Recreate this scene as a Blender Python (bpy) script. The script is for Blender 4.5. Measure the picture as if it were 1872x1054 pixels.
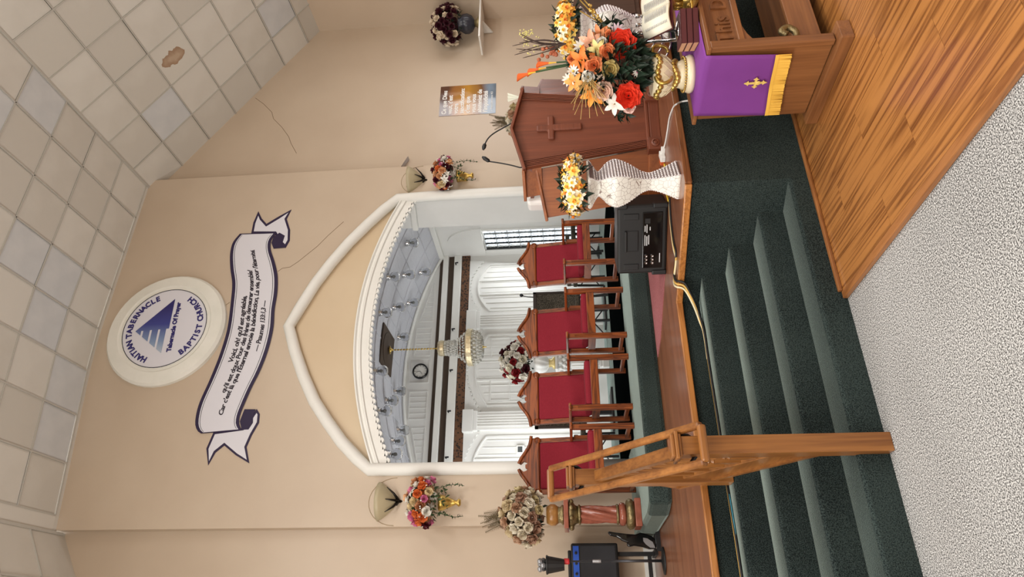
import bpy, math, random
from mathutils import Vector, Matrix
random.seed(7)
S = bpy.context.scene
for o in list(bpy.data.objects): bpy.data.objects.remove(o)
COL = S.collection
R_ = math.radians
# ------------------------------------------------------------------ camera
F_PX, YAW, PITCH, ROLL, H = 1196.0, R_(28.52), R_(4.54), R_(2.257), 1.7
FWD = Vector((math.sin(YAW)*math.cos(PITCH), math.cos(YAW)*math.cos(PITCH), math.sin(PITCH)))
_r = Vector((math.cos(YAW), -math.sin(YAW), 0)); _d = FWD.cross(_r)
RGT = _r*math.cos(ROLL) + _d*math.sin(ROLL); DWN = -_r*math.sin(ROLL) + _d*math.cos(ROLL)
EYE = Vector((0, 0, H))
cam = bpy.data.cameras.new('camera'); cam.sensor_fit = 'HORIZONTAL'; cam.sensor_width = 36
cam.lens = 36*F_PX/1872; cam.clip_start = .05; cam.clip_end = 100
co = bpy.data.objects.new('camera', cam); COL.objects.link(co); S.camera = co
m = Matrix((DWN, RGT, -FWD)).transposed().to_4x4(); m.translation = EYE; co.matrix_world = m   # the phone was held sideways
# ------------------------------------------------------------------ world, light, exposure
w = bpy.data.worlds.new('World'); S.world = w; w.use_nodes = True
bg = w.node_tree.nodes['Background']; bg.inputs[0].default_value = (.93, .96, 1, 1); bg.inputs[1].default_value = 2.2
S.view_settings.view_transform = 'Standard'; S.view_settings.look = 'None'
S.view_settings.exposure = -0.26; S.view_settings.gamma = 1; S.view_settings.use_curve_mapping = False
def area(name, loc, direction, sx, sy, power, col=(1, 1, 1)):
    l = bpy.data.lights.new(name, 'AREA'); l.shape = 'RECTANGLE'; l.size = sx; l.size_y = sy; l.energy = power; l.color = col
    o = bpy.data.objects.new(name, l); COL.objects.link(o); o.location = loc
    o.rotation_euler = Vector(direction).to_track_quat('-Z', 'Y').to_euler(); return o
for yy in (-3.6, -1.0, 1.6, 4.2):                                   # daylight through the tall windows of the left side wall
    area('side_window_daylight', (-2.3, yy, 3.1), (1, 0, -.12), 1.5, 3.2, 165, (1, .98, .95))
for yy in (-3.6, -.8):                                              # and of the right side wall, behind the photographer
    area('side_window_daylight', (9.35, yy, 3.1), (-1, 0, -.1), 1.5, 3.0, 80, (1, .98, .95))
area('side_window_daylight', (9.4, 5.1, 2.9), (-1, 0, -.05), 1.5, 2.6, 75, (.97, .98, 1))     # the stage-side window that glares on the poster wall
for xx, yy in ((1.4, .3), (5.6, .3), (1.4, -3.2), (5.6, -3.2)):       # added unseen ceiling lights to brighten the step treads
    area('ceiling_fill_light', (xx, yy, 7.35), (0, 0, -1), 1.2, 1.2, 190, (1, .98, .95))
area('alcove_side_light', (1.88, 9.6, 2.3), (1, 0, .1), 1.0, 1.9, 50, (.97, .99, 1))  # added unseen light on the left wall, brightens the alcove
area('alcove_side_light', (6.3, 9.9, 2.3), (-1, -.2, .1),   .6, 1.6, 26, (.97, .99, 1))  # daylight of the glass-block window
# ------------------------------------------------------------------ pixel -> place helpers
def ray(x, y): return RGT*(1054-y-527) + DWN*(x-936) + FWD*F_PX
def onY(x, y, Y): r = ray(x, y); return EYE + r*(Y/r.y)
def onZ(x, y, Z): r = ray(x, y); return EYE + r*((Z-H)/r.z)
def onX(x, y, X): r = ray(x, y); return EYE + r*(X/r.x)
def onD(x, y, D): r = ray(x, y); return EYE + r*(D/F_PX)
# ------------------------------------------------------------------ materials
MATS = {}
def srgb(c): return tuple(((v/255+.055)/1.055)**2.4 if v/255 > .04045 else v/255/12.92 for v in c)
def base(name, col, rough=.6, metal=0.0, **kw):
    if name in MATS: return MATS[name], None, None
    m = bpy.data.materials.new(name); m.use_nodes = True; b = m.node_tree.nodes['Principled BSDF']
    b.inputs['Base Color'].default_value = (*srgb(col), 1); b.inputs['Roughness'].default_value = rough; b.inputs['Metallic'].default_value = metal
    for k, v in kw.items(): b.inputs[k.replace('_', ' ')].default_value = v
    MATS[name] = m; return m, m.node_tree, b
def N(nt, t, **kw):
    n = nt.nodes.new(t)
    for k, v in kw.items():
        if hasattr(n, k): setattr(n, k, v)
        else: n.inputs[k.replace('_', ' ')].default_value = v
    return n
def ramp(nt, stops):
    r = nt.nodes.new('ShaderNodeValToRGB'); e = r.color_ramp.elements
    while len(e) < len(stops): e.new(.5)
    for el, (p, c) in zip(e, stops): el.position = p; el.color = (*srgb(c), 1)
    return r
def bump(nt, b, src, strength, dist):
    bm = N(nt, 'ShaderNodeBump', Strength=strength, Distance=dist); nt.links.new(src, bm.inputs['Height']); nt.links.new(bm.outputs[0], b.inputs['Normal'])
def paint(name, c1, c2, rough=.55, scale=2.0, bscale=60, bstr=.15, bdist=.002, rnd=0.0, **kw):
    """two close tones mottled by noise, fine bump"""
    m, nt, b = base(name, c1, rough, **kw)
    if nt is None: return m
    tc = N(nt, 'ShaderNodeTexCoord'); n = N(nt, 'ShaderNodeTexNoise', Scale=scale, Detail=5.0); nt.links.new(tc.outputs['Object'], n.inputs['Vector'])
    r = ramp(nt, [(.3, c1), (.7, c2)])
    if rnd:
        oi = N(nt, 'ShaderNodeObjectInfo'); ma = N(nt, 'ShaderNodeMath', operation='MULTIPLY_ADD'); ma.inputs[1].default_value = rnd; 
        nt.links.new(oi.outputs['Random'], ma.inputs[0]); nt.links.new(n.outputs[0], ma.inputs[2])
        sb = N(nt, 'ShaderNodeMath', operation='SUBTRACT'); sb.inputs[1].default_value = rnd/2; nt.links.new(ma.outputs[0], sb.inputs[0]); nt.links.new(sb.outputs[0], r.inputs[0])
    else: nt.links.new(n.outputs[0], r.inputs[0])
    nt.links.new(r.outputs[0], b.inputs['Base Color'])
    n2 = N(nt, 'ShaderNodeTexNoise', Scale=bscale, Detail=3.0); nt.links.new(tc.outputs['Object'], n2.inputs['Vector']); bump(nt, b, n2.outputs[0], bstr, bdist)
    return m
def wood(name, dark, light, axis='z', rough=.35, scale=1.0, rings=True, coat=.25, nr=5.0, along=1.1):
    m, nt, b = base(name, light, rough, Coat_Weight=coat, Coat_Roughness=.2)
    if nt is None: return m
    tc = N(nt, 'ShaderNodeTexCoord'); oi = N(nt, 'ShaderNodeObjectInfo')
    add = N(nt, 'ShaderNodeVectorMath', operation='MULTIPLY_ADD'); add.inputs[1].default_value = (13, 7, 5)
    nt.links.new(oi.outputs['Random'], add.inputs[0]); nt.links.new(tc.outputs['Object'], add.inputs[2])
    mp = N(nt, 'ShaderNodeMapping'); s = [14*scale]*3; s['xyz'.index(axis)] = along*scale; mp.inputs['Scale'].default_value = s
    nt.links.new(add.outputs[0], mp.inputs[0])
    n = N(nt, 'ShaderNodeTexNoise', Scale=1.0, Detail=4.0, Distortion=.6); nt.links.new(mp.outputs[0], n.inputs['Vector'])
    mu = N(nt, 'ShaderNodeMath', operation='MULTIPLY'); mu.inputs[1].default_value = nr if rings else 1.0; nt.links.new(n.outputs[0], mu.inputs[0])
    pp = N(nt, 'ShaderNodeMath', operation='PINGPONG'); pp.inputs[1].default_value = .5 if rings else 1.0; nt.links.new(mu.outputs[0], pp.inputs[0])
    mp2 = N(nt, 'ShaderNodeMapping'); s2 = [90*scale]*3; s2['xyz'.index(axis)] = 3*scale; mp2.inputs['Scale'].default_value = s2; nt.links.new(add.outputs[0], mp2.inputs[0])
    n2 = N(nt, 'ShaderNodeTexNoise', Scale=1.0, Detail=2.0); nt.links.new(mp2.outputs[0], n2.inputs['Vector'])
    ad = N(nt, 'ShaderNodeMath', operation='MULTIPLY_ADD'); ad.inputs[1].default_value = .5; nt.links.new(n2.outputs[0], ad.inputs[0]); nt.links.new(pp.outputs[0], ad.inputs[2])
    r = ramp(nt, [(.2, dark), (.62, light)] if rings else [(.45, dark), (.95, light)]); nt.links.new(ad.outputs[0], r.inputs[0]); nt.links.new(r.outputs[0], b.inputs['Base Color'])
    bump(nt, b, ad.outputs[0], .08, .002); return m
def carpet(name, c1, c2, scale=260, sheen=0.0, tint=(255, 255, 255), bdist=.004, lo=.52, hi=.78, mott=.3):
    m, nt, b = base(name, c1, .95, Sheen_Weight=sheen, Sheen_Roughness=.3)
    if nt is None: return m
    b.inputs['Sheen Tint'].default_value = (*srgb(tint), 1); b.inputs['Specular IOR Level'].default_value = .1
    tc = N(nt, 'ShaderNodeTexCoord'); n = N(nt, 'ShaderNodeTexNoise', Scale=scale, Detail=2.0); nt.links.new(tc.outputs['Object'], n.inputs['Vector'])
    big = N(nt, 'ShaderNodeTexNoise', Scale=1.5, Detail=3.0); nt.links.new(tc.outputs['Object'], big.inputs['Vector'])
    ad = N(nt, 'ShaderNodeMath', operation='MULTIPLY_ADD'); ad.inputs[1].default_value = mott; nt.links.new(big.outputs[0], ad.inputs[0]); nt.links.new(n.outputs[0], ad.inputs[2])
    r = ramp(nt, [(lo, c1), (hi, c2)]); nt.links.new(ad.outputs[0], r.inputs[0]); nt.links.new(r.outputs[0], b.inputs['Base Color']); bump(nt, b, n.outputs[0], .6, bdist); return m
def plain(name, col, rough=.5, metal=0.0, **kw): return base(name, col, rough, metal, **kw)[0]

BEIGE = paint('beige_wall_paint', (196, 178, 157), (203, 186, 165), .38, 1.2, 35, .1, .003)
TYMP = paint('beige_tympanum_paint', (206, 184, 152), (212, 192, 162), .45, 1.2, 35, .1, .003)
WHITE = paint('white_trim_paint', (232, 232, 226), (238, 238, 233), .45, 3, 50, .1, .002)
ALCW = paint('white_alcove_paint', (226, 226, 222), (234, 234, 230), .5, 1.5, 40, .08, .002)
VAULT = paint('pressed_tin_ceiling_paint', (196, 197, 204), (206, 207, 213), .5, 2, 14, .7, .02)
TILE = paint('ceiling_tile_fissured', (206, 203, 194), (218, 216, 208), .85, 1.0, 130, .35, .004, rnd=.8)
TILEB = paint('ceiling_tile_bluish', (200, 204, 206), (212, 215, 216), .85, 2.0, 130, .2, .003)
BAR = plain('grid_bar_grey', (190, 188, 180), .6)
DARK = plain('dark_gap', (30, 28, 26), .9)
GREEN = carpet('green_carpet', (20, 26, 27), (58, 69, 67), 170, 1.0, (200, 220, 212))
GREEN2 = carpet('dais_green_carpet', (30, 38, 37), (64, 76, 73), 160, 1.0, (200, 220, 212))
FLATBLACK = plain('flat_black_strip', (9, 12, 12), 1.0, Specular_IOR_Level=0.0)
GREY = carpet('grey_loop_carpet', (78, 77, 76), (212, 211, 209), 150, .0, lo=.43, hi=.66, mott=.06)
PINK = carpet('pink_mat', (150, 88, 92), (176, 116, 118), 150)
STAGE = wood('stage_cherry_laminate', (108, 64, 42), (148, 96, 66), 'x', .32, .5, False, .3)
EDGE = wood('stage_edge_oak', (150, 92, 42), (184, 122, 62), 'x', .35)
EDGED = wood('stage_edge_cherry', (100, 58, 32), (140, 88, 52), 'x', .3)
OAKF = wood('oak_laminate', (112, 66, 30), (172, 116, 62), 'y', .28, .7, True, .4, 7.0, .42)
OAKT = wood('oak_trim_y', (126, 78, 40), (160, 106, 60), 'y', .35)
OAKTX = wood('oak_trim_x', (126, 78, 40), (160, 106, 60), 'x', .35)
CHW = {a: wood('chair_wood_'+a, (78, 33, 12), (148, 76, 31), a, .4, 1.0, True, .08) for a in 'xyz'}
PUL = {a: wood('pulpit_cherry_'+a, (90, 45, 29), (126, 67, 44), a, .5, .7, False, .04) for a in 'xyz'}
PUL_LIT = {a: wood('pulpit_lit_side_'+a, (112, 58, 25), (158, 90, 44), a, .45, .7, False, .06) for a in 'xyz'}  # same pulpit wood, side light on the left wing put into the colour
PINE = {a: wood('pine_rail_'+a, (104, 60, 26), (158, 104, 52), a, .3, .8, False) for a in 'xyz'}
ALT = {a: wood('altar_oak_'+a, (104, 64, 36), (148, 98, 58), a, .38, .8, False) for a in 'xyz'}
MAROON = carpet('maroon_fabric', (128, 36, 48), (148, 48, 60), 300, .15, (200, 120, 130), .0015)
BLACK = plain('black_plastic', (22, 23, 25), .5); GLOSSB = plain('gloss_black', (10, 10, 12), .12)
SPKB = paint('speaker_black', (17, 18, 19), (22, 23, 24), .55, 3, 300, .4, .002)
CHROME = plain('chrome', (210, 210, 212), .15, 1.0); SILVER = plain('silver_grey', (170, 172, 176), .35, .6)
GOLD = paint('antique_gold', (176, 140, 62), (226, 198, 120), .3, 20, 40, .5, .006, metal=.85)
BRONZE = paint('dull_bronze', (110, 96, 66), (156, 140, 100), .4, 25, 60, .7, .008, metal=.7)
IVORY = plain('ivory_glaze', (232, 220, 186), .25); GREENL = paint('leaf_green', (36, 62, 34), (62, 90, 52), .5, 8, 40, .2)
DGREEN = paint('dark_leaf_green', (22, 38, 28), (38, 58, 42), .45, 8, 40, .2); OLIVE = paint('dried_fern', (84, 74, 52), (120, 106, 78), .7, 10)
TWIG = plain('twig_brown', (60, 42, 34), .7); STRAW = plain('straw', (190, 160, 100), .6); NAVY = plain('navy_fabric', (20, 27, 50), .85)
PURPLE = paint('purple_cloth', (118, 52, 134), (128, 60, 146), .8, 3, 400, .3, .001); FRINGE = plain('gold_fringe', (240, 190, 80), .55)
BROWNS = plain('brown_band', (70, 55, 42), .7); PATT = None
# ------------------------------------------------------------------ mesh builder
class MB:
    def __init__(s): s.v = []; s.f = []
    def add(s, v, f):
        k = len(s.v); s.v += [tuple(p) for p in v]; s.f += [tuple(i+k for i in q) for q in f]; return s
    def bb(s, x0, x1, y0, y1, z0, z1):
        return s.add([(x, y, z) for z in (z0, z1) for y in (y0, y1) for x in (x0, x1)], [(0, 2, 3, 1), (4, 5, 7, 6), (0, 1, 5, 4), (2, 6, 7, 3), (0, 4, 6, 2), (1, 3, 7, 5)])
    def box(s, c, d, M=None):
        b = MB().bb(-d[0]/2, d[0]/2, -d[1]/2, d[1]/2, -d[2]/2, d[2]/2)
        return s.add([(M @ Vector(p) if M else Vector(p)) + Vector(c) for p in b.v], b.f)
    def beam(s, p, q, wx, wz, up=(0, 0, 1)):                         # straight bar p->q, wx across, wz along up
        p = Vector(p); q = Vector(q); d = (q-p).normalized(); x = d.cross(Vector(up)).normalized(); z = x.cross(d)
        v = [a + x*i*wx/2 + z*j*wz/2 for a in (p, q) for i, j in ((-1, -1), (1, -1), (1, 1), (-1, 1))]
        return s.add(v, [(0, 1, 2, 3), (7, 6, 5, 4), (0, 4, 5, 1), (1, 5, 6, 2), (2, 6, 7, 3), (3, 7, 4, 0)])
    def prism(s, poly, a, b, pl='xz'):
        def P(u, v, h): return {'xz': (u, h, v), 'xy': (u, v, h), 'yz': (h, u, v)}[pl]
        n = len(poly); ar = sum(poly[i][0]*poly[(i+1) % n][1]-poly[(i+1) % n][0]*poly[i][1] for i in range(n))
        pts = poly if (ar > 0) else poly[::-1]
        v = [P(*p, a) for p in pts] + [P(*p, b) for p in pts]
        flip = (b > a) if pl == 'xz' else (b < a)
        F = [tuple(range(n))[::-1], tuple(range(n, 2*n))] + [(i, (i+1) % n, n+(i+1) % n, n+i) for i in range(n)]
        return s.add(v, [f[::-1] for f in F] if flip else F)
    def lathe(s, prof, n=20, c=(0, 0, 0), M=None, arc=(0, 2*math.pi)):
        full = abs(arc[1]-arc[0]-2*math.pi) < 1e-6; cols = n if full else n+1
        v = []
        for r, z in prof:
            for i in range(cols):
                a = arc[0]+(arc[1]-arc[0])*i/n; p = Vector((r*math.cos(a), r*math.sin(a), z)); v.append((M @ p if M else p)+Vector(c))
        f = [(j*cols+i, j*cols+(i+1) % cols, (j+1)*cols+(i+1) % cols, (j+1)*cols+i) for j in range(len(prof)-1) for i in range(n)]
        if full:
            if prof[0][0] > 1e-5: f.append(tuple(range(cols))[::-1])
            if prof[-1][0] > 1e-5: f.append(tuple((len(prof)-1)*cols+i for i in range(cols)))
        return s.add(v, f)
    def tube(s, pts, r, n=8, closed=False):
        pts = [Vector(p) for p in pts]; m = len(pts); rs = r if isinstance(r, (list, tuple)) else [r]*m; v = []; up = None
        for i, p in enumerate(pts):
            t = (pts[(i+1) % m]-pts[i-1]) if closed else (pts[min(i+1, m-1)]-pts[max(i-1, 0)])
            t.normalize()
            if up is None: up = Vector((0, 0, 1)) if abs(t.z) < .9 else Vector((1, 0, 0))
            x = t.cross(up).normalized(); up = x.cross(t)
            v += [p+(x*math.cos(2*math.pi*k/n)+up*math.sin(2*math.pi*k/n))*rs[i] for k in range(n)]
        rng = m if closed else m-1
        f = [(i*n+k, i*n+(k+1) % n, ((i+1) % m)*n+(k+1) % n, ((i+1) % m)*n+k) for i in range(rng) for k in range(n)]
        if not closed: f += [tuple(range(n))[::-1], tuple((m-1)*n+k for k in range(n))]
        return s.add(v, f)
    def ball(s, c, r, n=8, m=6, sc=(1, 1, 1)):
        prof = [(r*math.sin(math.pi*j/m), -r*math.cos(math.pi*j/m)) for j in range(m+1)]
        return s.lathe([(max(a, 1e-4), z) for a, z in prof], n, c, Matrix.Diagonal(sc))
    def grid(s, fn, nu, nv):
        return s.add([fn(i/nu, j/nv) for j in range(nv+1) for i in range(nu+1)], [(j*(nu+1)+i, j*(nu+1)+i+1, (j+1)*(nu+1)+i+1, (j+1)*(nu+1)+i) for j in range(nv) for i in range(nu)])
    def xf(s, M): s.v = [tuple(M @ Vector(p)) for p in s.v]; return s
    def join(s, o, M=None): return s.add([(M @ Vector(p)) if M else p for p in o.v], o.f)
    def mesh(s, name, mat=None, smooth=False):
        me = bpy.data.meshes.new(name); me.from_pydata(s.v, [], s.f)
        if mat: me.materials.append(mat)
        if smooth: me.polygons.foreach_set('use_smooth', [True]*len(me.polygons))
        me.update(); return me
def link(name, me, parent=None):
    o = bpy.data.objects.new(name, me); COL.objects.link(o); o.parent = parent; return o
def mods(o, bevel=0, solid=0, auto=False):
    if solid: k = o.modifiers.new('thickness', 'SOLIDIFY'); k.thickness = solid; k.offset = 0
    if bevel: k = o.modifiers.new('bevel', 'BEVEL'); k.width = bevel; k.segments = 2; k.limit_method = 'ANGLE'; k.angle_limit = R_(40)
    return o
def part(name, mb, mat, parent, smooth=False, bevel=0, world=False, solid=0, label=None):
    if world:
        inv = Matrix.Rotation(-parent.rotation_euler.z, 4, 'Z'); l = parent.location if parent.parent is None else parent.location
        mb.v = [tuple(inv @ (Vector(p)-l)) for p in mb.v]
    o = mods(link(name, mb.mesh(name, mat, smooth), parent), bevel, solid)
    if label: o['label'] = label
    return o
def thing(name, label, cat, loc=(0, 0, 0), rz=0, group=None):
    o = link(name, None); o.location = loc; o.rotation_euler = (0, 0, rz); o.empty_display_size = .1
    o['label'] = label; o['category'] = cat
    if group: o['group'] = group
    return o
def solo(name, mb, mat, label, cat, group=None, smooth=False, bevel=0, solid=0):
    xs, ys, zs = zip(*mb.v); c = Vector(((min(xs)+max(xs))/2, (min(ys)+max(ys))/2, min(zs)))
    mb.v = [tuple(Vector(p)-c) for p in mb.v]
    o = mods(link(name, mb.mesh(name, mat, smooth), None), bevel, solid); o.location = c; o['label'] = label; o['category'] = cat
    if group: o['group'] = group
    return o
def struct(name, mb, mat, parent=None, smooth=False, bevel=0):
    o = mods(link(name, mb.mesh(name, mat, smooth), parent), bevel)
    if parent is None: o['kind'] = 'structure'
    return o
def copytree(o, loc, rz, label=None, group=None, parent=None):
    c = o.copy(); COL.objects.link(c); c.parent = parent
    if parent is None:
        c.location = loc; c.rotation_euler = (0, 0, rz)
        if label: c['label'] = label
        if group: c['group'] = group
    for ch in o.children: copytree(ch, None, None, parent=c)
    return c
def text(body, size, extrude=.002, shear=0.0, align='CENTER', spacing=1.0, bold=0.0):
    cu = bpy.data.curves.new('t', 'FONT'); cu.body = body; cu.size = size; cu.extrude = extrude; cu.shear = shear; cu.align_x = align; cu.space_character = spacing; cu.offset = bold; cu.resolution_u = 3
    o = bpy.data.objects.new('t', cu); COL.objects.link(o); bpy.context.view_layer.update()
    me = bpy.data.meshes.new_from_object(o.evaluated_get(bpy.context.evaluated_depsgraph_get()))
    b = MB().add([tuple(v.co) for v in me.vertices], [tuple(p.vertices) for p in me.polygons])
    bpy.data.objects.remove(o); bpy.data.curves.remove(cu); bpy.data.meshes.remove(me); return b
def spline(pts, n=6):
    pts = [Vector(p) for p in pts]; out = []
    for i in range(len(pts)-1):
        p0, p1, p2, p3 = pts[max(i-1, 0)], pts[i], pts[i+1], pts[min(i+2, len(pts)-1)]
        for k in range(n):
            t = k/n; out.append(.5*((2*p1)+(p2-p0)*t+(2*p0-5*p1+4*p2-p3)*t*t+(3*p1-p0-3*p2+p3)*t**3))
    return out+[pts[-1]]
# ================================================================== STRUCTURE
YC, YB, XL, XR = 7.5, 7.65, -2.4, 9.46          # centre wall, bay walls, side walls
ZS, ZD, RUN, RISE = .85, 1.045, .2175, .17
Y1, Y5 = 3.66, 4.53                              # first riser, stage edge
DX0, DX1 = 2.745, 2.28                           # diagonal face from (2.745, Y1) to (2.28, Y5)
def diagx(y): return DX0+(DX1-DX0)*(y-Y1)/(Y5-Y1)
struct('floor', MB().bb(XL, XR, -7, 4.6, -.1, 0), GREY)
# --- low oak laminate platform, board by board
plat = struct('floor_platform', MB().bb(1.84, XR, -1.9, Y1, 0, .012), DARK)
pw, k = .19, 0
for i in range(22):
    x0 = 1.875+i*pw; y = -1.9-(i % 3)*.4
    while y < Y1-.02:
        y1 = min(y+1.21, Y1-.02); ya = max(y, -1.9)
        if y1-ya > .05 and x0 < 6.2:
            b = part('plank', MB().bb(-pw/2+.0008, pw/2-.0008, -(y1-ya)/2+.0008, (y1-ya)/2-.0008, 0, .014), OAKF, plat); b.location = (x0+pw/2, (y1+ya)/2, .012)
        y += 1.21
part('edge_trim', MB().bb(1.825, 1.872, -1.9, Y1-.01, 0, .032), OAKT, plat, bevel=.006)
part('quarter_round', MB().bb(1.872, XR, Y1-.03, Y1, .026, .05), OAKTX, plat, bevel=.008)
# --- stage: carpeted front, wood deck, oak edges
stage = struct('floor_stage', MB().prism([(XL, Y5), (DX1, Y5), (DX0, Y1), (XR, Y1), (XR, YB), (XL, YB)], 0, ZS-.03, 'xy'), GREEN)
part('deck', MB().prism([(XL, Y5), (DX1, Y5), (DX0, Y1), (XR, Y1), (XR, YB), (XL, YB)], ZS-.03, ZS, 'xy'), STAGE, stage)
part('edge_nosing', MB().beam((XL, Y5-.012, ZS-.019), (DX1+.005, Y5-.012, ZS-.019), .03, .045), EDGE, stage, bevel=.006)
part('edge_nosing', MB().beam((DX1-.008, Y5-.008, ZS-.017), (DX0-.012, Y1-.012, ZS-.017), .03, .048), EDGE, stage, bevel=.006)
part('edge_nosing', MB().beam((DX0-.01, Y1-.012, ZS-.017), (XR, Y1-.012, ZS-.017), .03, .048), EDGED, stage, bevel=.006)
steps = struct('carpeted_steps', MB().bb(XL, 1.9, 4.2, Y5, 0, .1), GREEN)
for i in range(4):
    y0 = Y1+i*RUN; z1 = RISE*(i+1)
    n = 7; r = .022; prof = [(y0, z1-RISE-.001)] + [(y0+r-r*math.cos(a*math.pi/2/n), z1-r+r*math.sin(a*math.pi/2/n)) for a in range(n+1)] + [(Y5+.01, z1), (Y5+.01, z1-RISE-.001)]
    b = MB(); xe = diagx(y0)+.04
    b.add([(XL, y, z) for y, z in prof]+[(min(diagx(y)+.02, DX0-.004), y-(.003 if i == 0 and y < Y1+.001 else 0), z) for y, z in prof], [(j, j+1, len(prof)+j+1, len(prof)+j) for j in range(len(prof)-1)])
    part('step', b, GREEN, steps, smooth=True)
# --- dais
dpoly = [(.99, 7.6), (.97, 7.0), (.985, 6.1), (1.05, 5.85), (1.2, 5.8), (6.25, 5.8), (6.25, 7.6)]
dais = struct('floor_dais', MB().prism(dpoly, ZS, ZD, 'xy'), GREEN2, bevel=.035)
# --- walls
ARCH = [(1.76, 4.03), (1.89, 4.19), (2.09, 4.40), (2.34, 4.61), (2.60, 4.81), (2.93, 5.0), (3.28, 5.17), (3.63, 5.31), (3.89, 5.21), (4.26, 5.05), (4.58, 4.87), (4.90, 4.66), (5.20, 4.42), (5.43, 4.22), (5.61, 4.03)]
def archz(x):
    for (a, b), (c, d) in zip(ARCH, ARCH[1:]):
        if a <= x <= c: return b+(d-b)*(x-a)/(c-a)
    return 4.03
CX, CR = 3.66, 4.09
def cornz(x, off=0): return 4.41-off-(x-CX)**2*.118
def ceil_z(x): return 7.93 if x > 3.4 else 7.93-(3.4-x)*.115
CL, CRt = 1.13, 6.2
b = MB()
xs = sorted(set([CL, 1.8, 5.62, CRt, 3.63]+[p[0] for p in ARCH]+[1.8+.1*i for i in range(39)]))
for x0, x1 in zip(xs, xs[1:]):
    mid = (x0+x1)/2
    if 1.76 < mid < 5.615: lo0, lo1 = archz(x0), archz(x1)
    else: lo0 = lo1 = ZS
    t0, t1 = ceil_z(x0)+.1, ceil_z(x1)+.1
    b.add([(x0, YC, lo0), (x1, YC, lo1), (x1, YC, t1), (x0, YC, t0), (x0, YC+.06, lo0), (x1, YC+.06, lo1)], [(0, 1, 2, 3), (0, 4, 5, 1)])
b.bb(CL-.001, CL, YC, YB+.02, ZS, 8.0).bb(CRt, CRt+.001, YC, YB+.02, ZS, 8.2)
wall_c = struct('wall_center', b, BEIGE)
struct('wall_back_left', MB().bb(XL, CL+.02, YB, YB+.1, ZS, 8.0), BEIGE)
struct('wall_back_right', MB().bb(CRt-.02, XR, YB, YB+.1, ZS, 8.2), BEIGE)
struct('wall_right', MB().bb(XR, XR+.1, -7, YB+.1, 0, 6.2), BEIGE)
struct('wall_left', MB().bb(XL-.1, XL, -7, YB+.1, 0, 6.0), BEIGE)
struct('wall_front', MB().bb(XL-.1, XR+.1, -7.1, -7, 0, 8.2), BEIGE)
struct('ceiling_rear', MB().prism([(XL-.1, 5.3), (1.1, 7.66), (3.4, 7.93), (6.07, 7.93), (XR+.1, 5.75), (XR+.1, 8.2), (XL-.1, 8.2)], -7, 1.24), TILE)
struct('baseboard_left', MB().bb(XL, CL-.05, YB-.02, YB, ZS, ZS+.11), WHITE)
b = MB()
xs = [1.78+.096*i for i in range(41)]
for x0, x1 in zip(xs, xs[1:]): b.add([(x0, YC+.05, cornz(x0, .1)), (x1, YC+.05, cornz(x1, .1)), (x1, YC+.05, archz(x1)+.02), (x0, YC+.05, archz(x0)+.02)], [(0, 1, 2, 3)])
struct('wall_tympanum', b, TYMP)
# round white moulding round the arch and down both sides
side = lambda x: [(x, YC-.01, ZD), (x, YC-.01, 2.2), (x, YC-.01, 3.4)]
mp = side(1.755)+[(x, YC-.01, z) for x, z in ARCH]+side(5.63)[::-1]
struct('trim_1', MB().tube(mp, .075, 12), WHITE, smooth=True)
# segmental cornice with scallops
b = MB(); prof = [(0, 0), (-.05, 0), (-.055, -.02), (-.03, -.035), (-.03, -.06), (-.045, -.07), (-.045, -.09), (-.02, -.1), (-.02, -.2), (.03, -.2)]
xs = [1.8+i*3.81/60 for i in range(61)]
b.add([(x, YC+dy, cornz(x)+dz) for x in xs for dy, dz in prof], [(i*len(prof)+j, (i+1)*len(prof)+j, (i+1)*len(prof)+j+1, i*len(prof)+j+1) for i in range(60) for j in range(len(prof)-1)])
corn = struct('trim_2', b, WHITE)
b = MB()
for i in range(47):
    x = 1.86+i*3.7/46; z = cornz(x, .2)
    b.prism([(x-.034, z+.004)]+[(x+.032*math.cos(t*math.pi/6), z-.034*math.sin(t*math.pi/6)) for t in range(6, -1, -1)]+[(x+.034, z+.004)], YC-.02, YC+.02)
part('scallops', b, WHITE, corn)['kind'] = 'stuff'
# plaster cracks as thin brown lines
for pts in ([(467, 179), (482, 190), (497, 205), (500, 217), (515, 232), (528, 250), (532, 262), (542, 280)], ):
    struct('wall_crack', MB().tube([onY(x, y, YB-.001) for x, y in pts], .0035, 4), plain('crack_brown', (132, 112, 88), .9), bpy.data.objects['wall_back_right'])
for pts in ([(508, 496), (516, 490), (530, 488), (545, 478), (560, 466), (580, 450), (600, 430), (628, 405)], [(404, 560), (412, 558), (420, 552)], [(743, 340), (748, 352), (752, 358)]):
    struct('wall_crack', MB().tube([onY(x, y, YC-.001) for x, y in pts], .0035, 4), plain('crack_brown', (132, 112, 88), .9), wall_c)
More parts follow.
